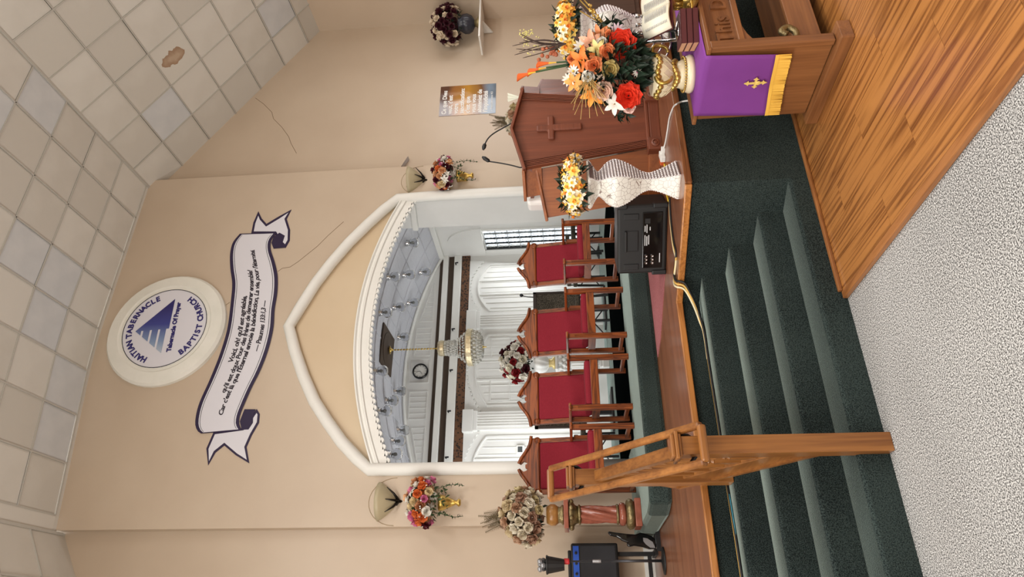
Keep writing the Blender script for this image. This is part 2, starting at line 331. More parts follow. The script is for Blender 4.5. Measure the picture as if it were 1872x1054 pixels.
# --- ceiling: three planes of lay-in tiles
def ceiling_plane(tag, P, du, dv, nu, u0, nv, v0, zfn, stained=()):
    """P(u, v) -> point; tiles on a grid"""
    back = MB().grid(lambda a, c: P(u0+du*nu*a, v0+dv*nv*c)+Vector((0, 0, .03)), nu*2, 2)
    root = struct('ceiling_'+tag, back, plain('ceiling_void', (120, 118, 112), .9))
    shape = MB().bb(-.5, .5, -.5, .5, 0, .012).mesh('tile', TILE); shb = shape.copy(); shb.materials[0] = TILEB; shs = shape.copy(); shs.materials[0] = STAIN
    for i in range(nu):
        for j in range(nv):
            a = P(u0+du*i, v0+dv*j); bb_ = P(u0+du*(i+1), v0+dv*j); c = P(u0+du*i, v0+dv*(j+1))
            ex = bb_-a; ey = c-a; n = ex.normalized().cross(ey.normalized())
            me = shs if (i, j) in stained else (shb if random.random() < .16 else shape)
            o = link('tile', me, root); mm = Matrix((ex*.974, ey*.974, n*(-1 if n.z < 0 else 1))).transposed().to_4x4()
            mm.translation = a+ex/2+ey/2+Vector((0, 0, .006 + random.random()*.006)); o.matrix_local = mm
    for i in range(nu+1): part('grid_bar', MB().beam(P(u0+du*i, v0), P(u0+du*i, v0+dv*nv), .016, .012), BAR, root)
    for j in range(nv+1):
        b = MB()
        for i in range(nu): b.beam(P(u0+du*i, v0+dv*j), P(u0+du*(i+1), v0+dv*j), .016, .012)
        part('grid_bar', b, BAR, root)
def stain():
    m, nt, b = base('ceiling_tile_stained', (214, 212, 203), .85)
    tc = N(nt, 'ShaderNodeTexCoord'); n = N(nt, 'ShaderNodeTexNoise', Scale=5.0, Detail=5.0); nt.links.new(tc.outputs['Object'], n.inputs['Vector'])
    mp = N(nt, 'ShaderNodeMapping'); mp.inputs['Location'].default_value = (0, .05, 0); mp.inputs['Rotation'].default_value = (0, 0, R_(40)); mp.inputs['Scale'].default_value = (1.5, 3.1, 0); nt.links.new(tc.outputs['Object'], mp.inputs[0])
    ln = N(nt, 'ShaderNodeVectorMath', operation='LENGTH'); nt.links.new(mp.outputs[0], ln.inputs[0])
    ad = N(nt, 'ShaderNodeMath', operation='MULTIPLY_ADD'); ad.inputs[1].default_value = .9; nt.links.new(n.outputs[0], ad.inputs[0]); nt.links.new(ln.outputs['Value'], ad.inputs[2])
    r = ramp(nt, [(.6, (188, 166, 142)), (1.0, (160, 132, 106)), (1.1, (150, 120, 94)), (1.16, (214, 212, 203))]); r.color_ramp.interpolation = 'LINEAR'
    nt.links.new(ad.outputs[0], r.inputs[0]); nt.links.new(r.outputs[0], b.inputs['Base Color']); return m
STAIN = stain()
T = .598
VROW = 7.438-11*.585
ceiling_plane('center', lambda u, v: Vector((u, v, ceil_z(u))), -T, .585, 8, 6.07, 11, VROW, None)
part('edge_tile', MB().grid(lambda a, c: (1.1+.19*a, VROW+11*.585*c, ceil_z(1.1+.19*a)), 1, 1), TILE, bpy.data.objects['ceiling_center'])
ceiling_plane('right', lambda u, v: Vector((6.07+u, v, 7.93-.628*u)), .52, .585, 7, 0, 11, 7.09+.585-11*.585, None, stained=((2, 8),))
ceiling_plane('left', lambda u, v: Vector((1.1-u, v, 7.66-.65*u)), .52, .585, 7, 0, 11, 7.09+.585-11*.585, None)
part('edge_tile', MB().grid(lambda a, c: (1.1+4.97*a, 7.44+.07*c, ceil_z(1.1+4.97*a)+.004), 12, 1), TILE, bpy.data.objects['ceiling_center'])
for x, z in ((6.07, 7.93), (1.1, 7.66)): struct('ceiling_crease', MB().beam((x, VROW, z-.004), (x, 7.6, z-.004), .03, .02), BAR, bpy.data.objects['ceiling_center'])
# --- alcove room behind the arch
AX0, AX1, AY = 1.8, 6.4, 10.45
VZ = lambda x: 4.53-5.17+math.sqrt(5.17**2-(x-4.1)**2)
struct('floor_alcove', MB().bb(AX0-.2, AX1+.2, 7.55, AY+.1, ZD-.1, ZD), GREEN2)
b = MB().bb(AX0-.1, AX1+.1, AY, AY+.1, ZD, 4.6)
wall_b = struct('wall_alcove_back', b, ALCW)
struct('wall_alcove_left', MB().bb(AX0-.1, AX0-.01, YC+.05, AY, ZD, 4.3), ALCW)
WY0, WY1, WZ0, WZ1 = 9.60, 10.24, 1.40, 3.10
b = MB().bb(AX1, AX1+.1, 8.3, WY0, ZD, 4.3).bb(AX1, AX1+.1, WY1, AY, ZD, 4.3).bb(AX1, AX1+.1, WY0, WY1, ZD, WZ0).bb(AX1, AX1+.1, WY0, WY1, WZ1, 4.3)
wall_ar = struct('wall_alcove_right', b, ALCW)
struct('wall_alcove_jamb', MB().bb(5.64, 6.16, 7.56, 8.3, ZD, 4.4).bb(6.16, AX1+.1, 7.76, 8.3, ZD, 4.4), ALCW)
vb = MB().grid(lambda a, c: (AX0-.05+(AX1-AX0+.1)*a, 7.56+(AY-7.56)*c, VZ(AX0-.05+(AX1-AX0+.1)*a)), 40, 1)
vault = struct('ceiling_vault', vb, VAULT, smooth=True)
for i in range(9):
    x = AX0+.3+i*.5
    if x > 6.3: break
    part('tin_seam', MB().beam((x, 7.6, VZ(x)-.003), (x, AY, VZ(x)-.003), .018, .012), VAULT, vault)
for yy in (8.2, 8.7, 9.2, 9.7, 10.2):
    part('tin_seam', MB().tube([(AX0+(AX1-AX0)*i/20, yy, VZ(AX0+(AX1-AX0)*i/20)-.003) for i in range(21)], .009, 4), VAULT, vault)
struct('trim_3', MB().beam((AX1-.03, 8.3, 3.95), (AX1-.03, AY, 3.97), .06, .1), WHITE, bevel=.02)
struct('trim_4', MB().beam((5.61, 7.6, 3.85), (5.61, 8.3, 3.95), .06, .09), WHITE, bevel=.02)
struct('trim_5', MB().tube([(AX0+(AX1-AX0)*i/24, AY-.02, VZ(AX0+(AX1-AX0)*i/24)-.03) for i in range(25)], .03, 6), WHITE)
struct('baseboard_back', MB().bb(AX0, AX1, AY-.03, AY, ZD, ZD+.14), WHITE)
# glass-block window
def glassblock():
    m, nt, b = base('glass_block', (240, 246, 250), .3, Transmission_Weight=1.0, IOR=1.08)
    tc = N(nt, 'ShaderNodeTexCoord'); n = N(nt, 'ShaderNodeTexWave', Scale=9.0, Distortion=9.0, Detail=2.0); nt.links.new(tc.outputs['Object'], n.inputs['Vector']); bump(nt, b, n.outputs[0], .8, .02); return m
GB = glassblock()
win = link('window_1', None); win.location = (AX1, 0, 0); win['kind'] = 'structure'
me = MB().bb(-.03, .03, -.07, .07, -.098, .098).mesh('glass_block', GB)
bw, bh = (WY1-WY0)/4, (WZ1-WZ0)/8
me = MB().bb(.0, .06, -bw/2+.004, bw/2-.004, -bh/2+.004, bh/2-.004).mesh('glass_block', GB)
for i in range(4):
    for j in range(8):
        o = mods(link('glass_block', me, win), .008); o.location = (.02, WY0+bw*(i+.5), WZ0+bh*(j+.5))
b = MB()
for i in range(5): b.bb(.02, .06, WY0+bw*i-.004, WY0+bw*i+.004, WZ0, WZ1)
for j in range(9): b.bb(.02, .06, WY0, WY1, WZ0+bh*j-.004, WZ0+bh*j+.004)
part('mortar', b, plain('grey_mortar', (150, 152, 150), .8), win)
part('window_frame', MB().bb(-.02, .03, WY0-.05, WY0, WZ0-.05, WZ1+.05).bb(-.02, .03, WY1, WY1+.04, WZ0-.05, WZ1+.05).bb(-.02, .03, WY0, WY1, WZ0-.05, WZ0), ALCW, win)
# shallow arched hood over the window
b = MB(); 
for rr, t in ((.42, .035), (.36, .02)):
    pts = [(9.92+rr*math.cos(a*math.pi/16), 3.12+rr*1.55*math.sin(a*math.pi/16)) for a in range(17)]
    b.prism(pts, AX1-t, AX1, 'yz')
struct('window_arch_panel', b, ALCW, win).location = (-AX1, 0, 0)
# back wall bands, pilasters, panels
def patt():
    m, nt, b = base('fretwork_band', (70, 46, 32), .6)
    tc = N(nt, 'ShaderNodeTexCoord'); v = N(nt, 'ShaderNodeTexVoronoi', Scale=26.0, distance='CHEBYCHEV'); nt.links.new(tc.outputs['Object'], v.inputs['Vector'])
    r = ramp(nt, [(.25, (36, 24, 18)), (.4, (104, 70, 46))]); nt.links.new(v.outputs['Distance'], r.inputs[0]); nt.links.new(r.outputs[0], b.inputs['Base Color']); return m
for z0, z1, mt, t in ((3.94, 4.0, BROWNS, .012), (3.73, 3.83, BROWNS, .012), (3.43, 3.58, patt(), .03)): part('wall_band', MB().bb(AX0, AX1, AY-t, AY, z0, z1), mt, wall_b)
part('wall_rail', MB().bb(AX0, AX1, AY-.06, AY, 3.835, 3.935), WHITE, wall_b, bevel=.008); part('wall_rail', MB().bb(AX0, AX1, AY-.06, AY, 3.585, 3.725), WHITE, wall_b, bevel=.008)
for x in (4.85, 4.08, 3.36, 6.2, 2.6): part('hook', MB().tube([(x, AY-.06, 3.69), (x, AY-.12, 3.69), (x, AY-.13, 3.64)], .014, 6), BLACK, wall_b)
def frame(b, x0, x1, z0a, z0b, z1a, z1b, t=.014, y=AY):            # thin raised moulding round a (possibly sloped) panel
    P = [(x0, z0a), (x1, z0b), (x1, z1b), (x0, z1a)]
    for (a, c), (d, e) in zip(P, P[1:]+P[:1]): b.beam((a, y-.008, c), (d, y-.008, e), .016, t, up=(0, 1, 0) if False else (0, -1, .001))
for x0, x1, za, zb in ((5.07, 5.85, 4.31, 4.10), (4.41, 4.94, 4.36, 4.35), (3.91, 4.34, 4.41, 4.42), (3.27, 3.75, 4.37, 4.39), (2.5, 3.12, 4.16, 4.31)):
    b = MB(); frame(b, x0, x1, 4.075, 4.075, za, zb)
    if abs(x0-3.91) > .1:
        k = int((x1-x0)/.09)
        for i in range(1, k):
            x = x0+(x1-x0)*i/k; b.bb(x-.004, x+.004, AY-.012, AY, 4.085, za+(zb-za)*i/k-.01)
    part('wall_panel', b, ALCW, wall_b)
for xc in (5.03, 3.2):
    b = MB().bb(xc-.15, xc+.15, AY-.07, AY, ZD, 3.3)
    for i in range(5): b.bb(xc-.1+i*.045, xc-.08+i*.045, AY-.082, AY-.07, ZD+.2, 3.2)
    p = part('pilaster', b, ALCW, wall_b); part('pilaster_cap', MB().bb(xc-.19, xc+.19, AY-.11, AY, 3.27, 3.45).bb(xc-.17, xc+.17, AY-.1, AY, 3.2, 3.27), ALCW, p, bevel=.01)
for xc, hw in ((5.72, .56), (4.115, .76), (2.42, .62)):
    bz = lambda x: 3.42-.26*((x-xc)/hw)**2
    b = MB(); n = 16
    for i in range(n):
        a, c = xc-hw+2*hw*i/n, xc-hw+2*hw*(i+1)/n; b.prism([(a, bz(a)), (c, bz(c)), (c, 3.43), (a, 3.43)], AY-.03, AY)
    k = int(hw*2/.07)
    for i in range(k):
        x = xc-hw+2*hw*(i+.5)/k; b.prism([(x+.028*math.cos(t*math.pi/5), bz(x)+.004-.032*math.sin(t*math.pi/5)) for t in range(6)], AY-.032, AY-.008)
    part('scalloped_arch', b, ALCW, wall_b)
    b = MB(); iz = lambda x: 3.27-.3*((x-xc)/hw)**2; w_ = hw*.85
    P = [(xc-w_+2*w_*i/12, iz(xc-w_+2*w_*i/12)) for i in range(13)]
    for (a, c), (d, e) in zip(P, P[1:]): b.beam((a, AY-.01, c), (d, AY-.01, e), .02, .03, up=(0, -1, .001))
    for x in (xc-w_, xc-w_*.3, xc+w_*.3, xc+w_): b.bb(x-.015, x+.015, AY-.02, AY, ZD+.14, iz(x))
    for i in range(9):
        x = xc-w_+2*w_*(i+.5)/9; b.bb(x-.004, x+.004, AY-.01, AY, ZD+.14, iz(x)-.06)
    if xc == 4.115:
        for x0, x1 in ((3.56, 3.9), (4.33, 4.69)):
            for z0, z1 in ((2.68, 3.0), (1.3, 2.48)): frame(b, x0, x1, z0, z0, z1, z1, .02)
    part('wall_panelling', b, ALCW, wall_b)
# ================================================================== THINGS ON THE CENTRE WALL
INDIGO = plain('indigo_print', (44, 38, 110), .4); NAVYV = plain('navy_vinyl', (38, 24, 62), .4); PRINT = plain('white_vinyl', (222, 222, 230), .35); THINL = plain('thin_print_line', (40, 44, 52), .5)
RY = Matrix.Rotation(R_(90), 4, 'X')             # lathe axis z -> -y (towards the room)
EC = Vector((3.645, YC, 6.975)); ER = .80
em = thing('church_emblem', 'round white plaster plaque with a blue pyramid, HAITIAN TABERNACLE BAPTIST CHURCH', 'plaque', EC)
part('plaque', MB().lathe([(ER, 0), (ER, .05), (ER-.03, .085), (ER-.17, .1), (ER-.19, .09), (.001, .09)], 48, M=RY), paint('plaque_white', (226, 226, 216), (236, 235, 227), .6, 3, 30, .4, .006), em, smooth=False)
face = part('printed_face', MB().lathe([(.57, .088), (.57, .093), (.001, .093)], 48, M=RY), PRINT, em)
part('ring_line', MB().tube([(.565*math.cos(a*math.pi/32), -.094, .565*math.sin(a*math.pi/32)) for a in range(64)], .005, 6, True), THINL, face)
tri_m, nt, b_ = base('pyramid_print', (44, 38, 110), .4)
tc = N(nt, 'ShaderNodeTexCoord'); sx = N(nt, 'ShaderNodeSeparateXYZ'); nt.links.new(tc.outputs['Object'], sx.inputs[0]); mr = N(nt, 'ShaderNodeMapRange'); mr.inputs[1].default_value = -.42; mr.inputs[2].default_value = .3
nt.links.new(sx.outputs[0], mr.inputs[0]); r = ramp(nt, [(0, (196, 206, 216)), (.3, (128, 150, 184)), (.65, (60, 66, 140)), (1, (40, 34, 104))]); nt.links.new(mr.outputs[0], r.inputs[0]); nt.links.new(r.outputs[0], b_.inputs['Base Color'])
# pyramid: apex, right foot, left foot in the plaque's plane
PA, PR, PL_ = (-.02, .39), (.415, -.065), (-.40, -.065)
b = MB(); lerp = lambda p, q, t: (p[0]+(q[0]-p[0])*t, p[1]+(q[1]-p[1])*t)
mid = -.02
b.prism([PA, (mid, -.065), PR], -.099, -.094)
edges = [0, .17, .24, .43, .50, .68, .75, .92]
for i in range(0, 8, 2):
    t0, t1 = edges[i], edges[i+1]
    z0, z1 = .39-.455*t0, .39-.455*t1
    xl = lambda z: PA[0]+(PL_[0]-PA[0])*(.39-z)/.455
    b.prism([(xl(z0), z0), (xl(z1), z1), (mid+.001, z1), (mid+.001, z0)], -.099, -.094)
b.xf(Matrix.Rotation(R_(-3.5), 4, 'Y')); part('pyramid', b, tri_m, face)
def circ_text(s, rad, a_mid, size, top=True, span=1.0):
    words = [MB()]; ws = [1.0 if c not in ' I' else .55 for c in s]; step = span/sum(ws); tot = span; a = a_mid+(tot/2 if top else -tot/2)
    for c, wgt in zip(s, ws):
        a += (-1 if top else 1)*wgt*step/2
        if c != ' ':
            t = text(c, size, .002, bold=.004); rot = a-math.pi/2 if top else a+math.pi/2
            t.xf(Matrix.Translation((rad*math.cos(a), rad*math.sin(a), 0)) @ Matrix.Rotation(rot, 4, 'Z')); words[-1].join(t)
        else: words.append(MB())
        a += (-1 if top else 1)*wgt*step/2
    return words
def to_wall(b, y): b.v = [(p[0], y-p[2], p[1]) for p in b.v]; return b
for wd in circ_text('HAITIAN TABERNACLE', .44, R_(93), .105, True, R_(143)): part('lettering', to_wall(wd, -.096), INDIGO, face)
for wd in circ_text('BAPTIST CHURCH', .515, R_(274), .105, False, R_(113)): part('lettering', to_wall(wd, -.096), INDIGO, face)
part('lettering', to_wall(text('Tabernacle Of Prayer', .082, .002, 0, 'CENTER', 1.0, .004).xf(Matrix.Rotation(R_(3.5), 4, 'Z') @ Matrix.Translation((.0, -.155, 0))), -.096), INDIGO, face)
# --- verse banner
c7 = lambda a, b: (350+a/4.585, 370+b/4.585); c8 = lambda a, b: (350+a/4.055, 600+b/4.055)
WP = lambda p: Vector((onY(*p, YC).x, onY(*p, YC).z))
upper = [c8(75, 780), c8(45, 755), c8(32, 690), c8(60, 560), c8(140, 380), c8(215, 190), c8(270, 0), c7(335, 820), c7(345, 680), c7(330, 560), c7(327, 440), c7(350, 340), c7(410, 265)]
lower = [c8(380, 755), c8(357, 715), c8(362, 650), c8(395, 565), c8(450, 440), c8(515, 310), c8(572, 160), c8(610, 0), c7(700, 900), c7(722, 760), c7(725, 620), c7(700, 500), c7(668, 400), c7(672, 320), c7(720, 255)]
def resample(pts, n):
    pts = spline([(*WP(p), 0) for p in pts], 6); L = [0]
    for a, c in zip(pts, pts[1:]): L.append(L[-1]+(c-a).length)
    out = []
    for i in range(n+1):
        t = L[-1]*i/n; j = max(k for k in range(len(L)) if L[k] <= t+1e-9); j = min(j, len(pts)-2); u = (t-L[j])/max(L[j+1]-L[j], 1e-9); out.append(pts[j].lerp(pts[j+1], u))
    return out
NB = 60; U, Lw = resample(upper, NB), resample(lower, NB)
def bpos(s, t, y=0):
    s = min(max(s, 0), 1)*NB; i = min(int(s), NB-1); a = U[i].lerp(U[i+1], s-i); c = Lw[i].lerp(Lw[i+1], s-i); p = a.lerp(c, t); return (p.x, YC-y, p.y)
bc = bpos(.5, 1); ban = thing('verse_banner', 'long white scroll banner with navy border and French psalm verse on beige wall', 'banner', (bc[0], YC, bc[2]))
def bstrip(t0, t1, y, s0=0, s1=1, n=NB): return MB().grid(lambda a, c: bpos(s0+(s1-s0)*a, t0+(t1-t0)*c, y), n, 1)
def tail(pts, y, th=.004):
    return MB().prism([tuple(WP(p)) for p in pts], YC-y, YC-y+th)
def inset(pts, d):
    n = len(pts); out = []; ar = sum(pts[i][0]*pts[(i+1) % n][1]-pts[(i+1) % n][0]*pts[i][1] for i in range(n)); sg = 1 if ar > 0 else -1
    for i in range(n):
        a, b, c = Vector(pts[i-1]), Vector(pts[i]), Vector(pts[(i+1) % n]); e1 = (b-a).normalized(); e2 = (c-b).normalized(); nn = (Vector((-e1.y, e1.x))+Vector((-e2.y, e2.x))); nn = nn.normalized()*min(1/max(nn.length/2, .45), 2)
        out.append(tuple(b+nn*d*sg))
    return out
TL = [c8(165, 770), c8(112, 890), c8(125, 1015), c8(180, 920), c8(245, 868), c8(330, 940), c8(430, 1000), c8(410, 880), c8(450, 790), c8(502, 700), c8(508, 635), c8(485, 597), c8(430, 680), c8(380, 740)]
TR = [c7(502, 262), c7(520, 170), c7(562, 75), c7(590, 135), c7(630, 180), c7(730, 120), c7(840, 60), c7(800, 140), c7(828, 230), c7(825, 320), c7(790, 382), c7(740, 330), c7(700, 262)]
part('tail', tail(TL, .006), NAVYV, ban, world=True); part('tail', tail(TR, .006), NAVYV, ban, world=True)
part('tail_face', tail(inset(TL, 4), .0075), PRINT, ban, world=True); part('tail_face', tail(inset(TR, 4), .0075), PRINT, ban, world=True)
part('scroll_underside', tail([c8(395, 600), c8(478, 600), c8(460, 640), c8(458, 700), c8(425, 750), c8(375, 752), c8(360, 690)], .009), NAVYV, ban, world=True)
part('scroll_underside', tail([c7(690, 388), c7(790, 380), c7(762, 350), c7(785, 280), c7(740, 255), c7(690, 290), c7(672, 340)], .009), NAVYV, ban, world=True)
part('border', bstrip(0, 1, .012), NAVYV, ban, world=True, solid=.003)
part('face', bstrip(.075, .925, .0145, .006, .994), PRINT, ban, world=True)
part('thin_line', bstrip(.10, .112, .0155, .01, .99), THINL, ban, world=True); part('thin_line', bstrip(.885, .897, .0155, .01, .99), THINL, ban, world=True)
def arc_s(px):                                   # s of a pixel along the banner
    q = WP(px); return min(range(201), key=lambda k: min((Vector((bpos(k/200, t)[0], bpos(k/200, t)[2]))-q).length for t in (.2, .4, .6, .8)))/200
INK = plain('verse_ink', (34, 24, 40), .5)
for body, p0, p1, t, sz in (("Voici, oh! qu'il est agréable,", c8(310, 240), c7(440, 785), .34, .062), ("qu'il est doux Pour des frères de demeurer ensemble!", c8(275, 470), c7(505, 560), .47, .062), ("Car c'est là que l'Éternel envoie la bénédiction, La vie, pour l'éternité.", c8(240, 645), c7(545, 395), .60, .062), ("— Psaumes 133:1,3 —", c8(490, 175), c7(630, 825), .80, .062)):
    tm = text(body, 1.0, 0, .32, 'LEFT', .92, .03); xs = [p[0] for p in tm.v]; x0, x1 = min(xs), max(xs); s0, s1 = arc_s(p0), arc_s(p1)
    tm.v = [bpos(s0+(s1-s0)*(p[0]-x0)/(x1-x0), t-p[1]*.145, .0165) for p in tm.v]; part('verse_line', tm, INK, ban, world=True)
# --- sconces with their plaster arch
for sg, xc, zc, lab in ((1, 1.40, 3.67, 'frosted half-bowl wall sconce beside the amplifier end of the arch'), (-1, 5.93, 3.68, 'frosted half-bowl wall sconce between the arch and the poster wall')):
    t = thing('wall_sconce', lab, 'sconce', (xc, YC, zc))
    prof = [(.03, 0), (.08, .04), (.14, .1), (.19, .165), (.215, .21), (.21, .21), (.185, .16), (.135, .1), (.07, .045)]
    part('shade', MB().lathe([(r, z) for r, z in prof], 18, arc=(math.pi, 2*math.pi)), plain('frosted_glass', (208, 196, 162), .45, Transmission_Weight=.3), t, smooth=True)
    b = MB().lathe([(.001, -.06), (.012, -.05), (.02, -.02), (.05, .0), (.04, .02)], 12, arc=(math.pi, 2*math.pi))
    for a in (-.5, 0, .5): b.tube([(.02*math.sin(a), -.03, -.02), (.09*math.sin(a*2), -.09*math.cos(a), .03), (.16*math.sin(a*2), -.15*math.cos(a), .1)], [.018, .012, .004], 6)
    part('bracket', b, plain('dark_bronze', (40, 36, 32), .35, .7), t, smooth=True)
    b = MB().tube([(.262*math.cos(a*math.pi/14), -.002, .02+.31*math.sin(a*math.pi/14)) for a in range(0, 15)], .004, 4)
    part('plaster_line', b, plain('plaster_seam', (176, 156, 128), .8), t)
# --- poster on the right bay wall
def poster_mat():
    m, nt, b = base('poster_print', (150, 100, 50), .12, Coat_Weight=.6, Coat_Roughness=.05)
    tc = N(nt, 'ShaderNodeTexCoord'); n = N(nt, 'ShaderNodeTexNoise', Scale=2.2, Detail=2.0); nt.links.new(tc.outputs['Object'], n.inputs['Vector']); sx = N(nt, 'ShaderNodeSeparateXYZ'); nt.links.new(tc.outputs['Object'], sx.inputs[0])
    ad = N(nt, 'ShaderNodeMath', operation='MULTIPLY_ADD'); ad.inputs[1].default_value = .45; nt.links.new(n.outputs[0], ad.inputs[0]); nt.links.new(sx.outputs[2], ad.inputs[2])
    r = ramp(nt, [(.1, (28, 32, 40)), (.3, (120, 140, 160)), (.45, (120, 78, 40)), (.7, (190, 136, 40)), (.9, (150, 96, 40)), (1.1, (84, 48, 30))]); nt.links.new(ad.outputs[0], r.inputs[0]); nt.links.new(r.outputs[0], b.inputs['Base Color'])
    n2 = N(nt, 'ShaderNodeTexNoise', Scale=3.0, Detail=1.0); nt.links.new(tc.outputs['Object'], n2.inputs['Vector']); bump(nt, b, n2.outputs[0], .5, .03); return m
po = thing('verse_poster', 'glossy brown and gold poster with white French verse on beige wall', 'poster', (7.605, YB, 2.66))
part('sheet', MB().bb(-.318, .318, -.006, -.001, 0, .9), poster_mat(), po)
WINK = plain('white_ink', (240, 240, 236), .4)
for i, l in enumerate(("Ce que Dieu", "veut, c'est", "votre", "sanctification:", "c'est que", "vous vous", "absteniez de", "l'impudicité")):
    tm = to_wall(text(l, .098, .001, 0, 'LEFT', 1.0, .003), -.007); mx = max(p[0] for p in tm.v); k = min(1, .58/mx); tm.v = [(-.285+p[0]*k, p[1], .79-i*.094+p[2]) for p in tm.v]; part('text_line', tm, WINK, po)
tm = to_wall(text('1 Thessaloniciens 4:3', .05, .001, 0, 'LEFT'), -.007); tm.v = [(-.285+p[0], p[1], .05+p[2]) for p in tm.v]; part('text_line', tm, WINK, po)
# ================================================================== ALCOVE FURNISHINGS
clk = onY(769.5, 680, AY); t = thing('wall_clock', 'round black-rimmed wall clock with white face above the brown bands', 'clock', (clk.x, AY-.02, clk.z))
part('rim', MB().lathe([(.125, 0), (.14, .02), (.135, .05), (.115, .055), (.11, .025)], 32, M=RY), GLOSSB, t, smooth=True)
part('dial', MB().lathe([(.115, .02), (.115, .03), (.001, .03)], 32, M=RY), plain('dial_white', (236, 236, 230), .3), t)
b = MB()
for k in range(12): a = k*math.pi/6; b.beam((.09*math.sin(a), -.033, .09*math.cos(a)), (.105*math.sin(a), -.033, .105*math.cos(a)), .008, .004, up=(0, 1, 0))
part('hour_marks', b, BLACK, t)
part('hand', MB().beam((0, -.036, 0), (-.05, -.036, -.03), .004, .008, up=(0, 1, 0)), BLACK, t); part('hand', MB().beam((0, -.036, 0), (-.015, -.036, .075), .004, .006, up=(0, 1, 0)), BLACK, t)
th = onY(952, 822, AY); t = thing('thermostat', 'small white thermostat with dark screen on white panelled wall', 'thermostat', (th.x, AY-.01, th.z)); part('case', MB().bb(-.07, .07, -.03, 0, -.065, .065), WHITE, t, bevel=.008); part('screen', MB().bb(-.045, .045, -.034, -.03, -.03, .045), plain('screen_grey', (70, 76, 78), .2), t)
# ceiling globe lamps on the vault
GLS = plain('clear_seeded_glass', (235, 236, 238), .05, Transmission_Weight=1.0, IOR=1.12)
lampspots = {'a': (743, 444), 'b1': (708, 506), 'b2': (737, 502), 'b3': (767, 497), 'c1': (693, 571), 'c2': (719, 561), 'c3': (745, 553), 'd': (727, 616), 'e': (684, 678), 'f1': (720, 715), 'f2': (704, 732), 'f3': (690, 751), 'g1': (726, 786), 'g2': (716, 806), 'g3': (709, 830)}
def hitvault(x, y):
    r = ray(x, y).normalized(); t = 4.0
    for i in range(4000):
        p = EYE+r*t
        if p.x > AX1-.05: return None
        if p.y > 7.6 and p.z >= VZ(min(max(p.x, AX0), AX1)): return p
        t += .003
    return None
LP = None
for key, (px, py) in lampspots.items():
    p = hitvault(px, py)
    if p is None or p.y > AY-.1: continue
    near = {'a': 'standing alone nearest the glass-block window', 'd': 'alone between the clock and the glass-block side', 'e': 'overlapping the brown square medallion'}.get(key)
    row = {'b': 'in the row of three nearest the window', 'c': 'in the row of three beside the medallion', 'f': 'in the row of three past the medallion', 'g': 'in the row of three farthest from the glass-block window'}
    lab = 'clear glass globe ceiling lamp '+(near or row[key[0]]); grp = None if near else 'globe lamps '+row[key[0]]
    if LP is None:
        LP = thing('globe_lamp', lab, 'ceiling lamp', p)
        part('canopy', MB().lathe([(.001, .02), (.055, .015), (.06, -.01), (.045, -.03), (.05, -.045), (.04, -.05)], 16), CHROME, LP, smooth=True)
        part('globe', MB().lathe([(.045, -.05), (.07, -.075), (.085, -.12), (.08, -.165), (.05, -.195), (.001, -.205), (.001, -.2), (.047, -.19), (.076, -.163), (.081, -.12), (.066, -.077), (.041, -.05)], 18), GLS, LP, smooth=True)
        part('bulb', MB().lathe([(.015, -.05), (.015, -.075), (.028, -.1), (.022, -.125), (.001, -.135)], 10), plain('bulb_grey', (150, 150, 145), .2), LP, smooth=True)
        if grp: LP['group'] = grp
    else:
        c = copytree(LP, p, 0, lab, grp)
        if not grp and 'group' in c: del c['group']
# chandelier and medallion
CHX, CHY = 4.04, 9.3
t = thing('ceiling_medallion', 'square brown embossed medallion on the grey vault over the chandelier', 'medallion', (CHX, CHY, VZ(CHX)-.03))
part('plate', MB().bb(-.33, .33, -.33, .33, 0, .02), BROWNS, t, bevel=.006); part('rosette', MB().lathe([(.001, -.03), (.06, -.028), (.08, -.01), (.16, -.012), (.18, 0), (.26, -.012), (.28, 0)], 28), BROWNS, t, smooth=True)
CHB = VZ(CHX)-.06
t = thing('crystal_chandelier', 'tiered gold and crystal chandelier hanging on a chain', 'chandelier', (CHX, CHY, 3.02))
part('chain', MB().tube([(0, 0, CHB-3.02), (0, 0, .68)], .004, 6), GOLD, t); b = MB()
for k in range(16): b.ball((0, 0, .70+k*(CHB-3.72)/16), .016, 6, 4, (1, .6, 1.3))
part('chain_links', b, GOLD, t, smooth=True); part('canopy', MB().lathe([(.012, CHB-3.08), (.02, CHB-3.05), (.07, CHB-3.03)], 12), GOLD, t, smooth=True)
CHAMP = paint('champagne_metal', (190, 172, 132), (226, 214, 184), .3, 30, 60, .6, .006, metal=.6)
part('crown_band', MB().lathe([(.09, .57), (.12, .58), (.125, .63), (.11, .67), (.08, .67)], 20), CHAMP, t); part('main_band', MB().lathe([(.26, .12), (.29, .125), (.295, .2), (.27, .22), (.25, .2)], 28), CHAMP, t)
CRY = plain('crystal', (240, 240, 235), .05, Transmission_Weight=.7, IOR=1.4); b = MB()
for lev in range(4):
    rr = .105+.01*(lev % 2); z = .55-.045*lev
    for k in range(18): a = k*math.pi/9+lev*.17; b.ball((rr*math.cos(a), rr*math.sin(a), z), .017, 5, 4, (1, 1, 1.4))
for k in range(26):
    a = k*math.pi/13
    for u in range(5): q = u/4; rr = .11+.15*q; b.ball((rr*math.cos(a), rr*math.sin(a), .4-.19*q), .015, 5, 4)
for lev in range(5):
    q = lev/4; rr = .24*math.cos(q*1.2)+.02
    for k in range(24): a = k*math.pi/12+lev*.13; b.ball((rr*math.cos(a), rr*math.sin(a), .12-.13*math.sin(q*1.45)), .021, 5, 4, (1, 1, 1.5))
part('crystal_beads', b, CRY, t, smooth=True)['kind'] = 'stuff'
part('finial', MB().lathe([(.03, -.01), (.05, 0), (.02, -.03), (.006, -.06), (.012, -.075), (.001, -.09)], 12), GOLD, t, smooth=True)
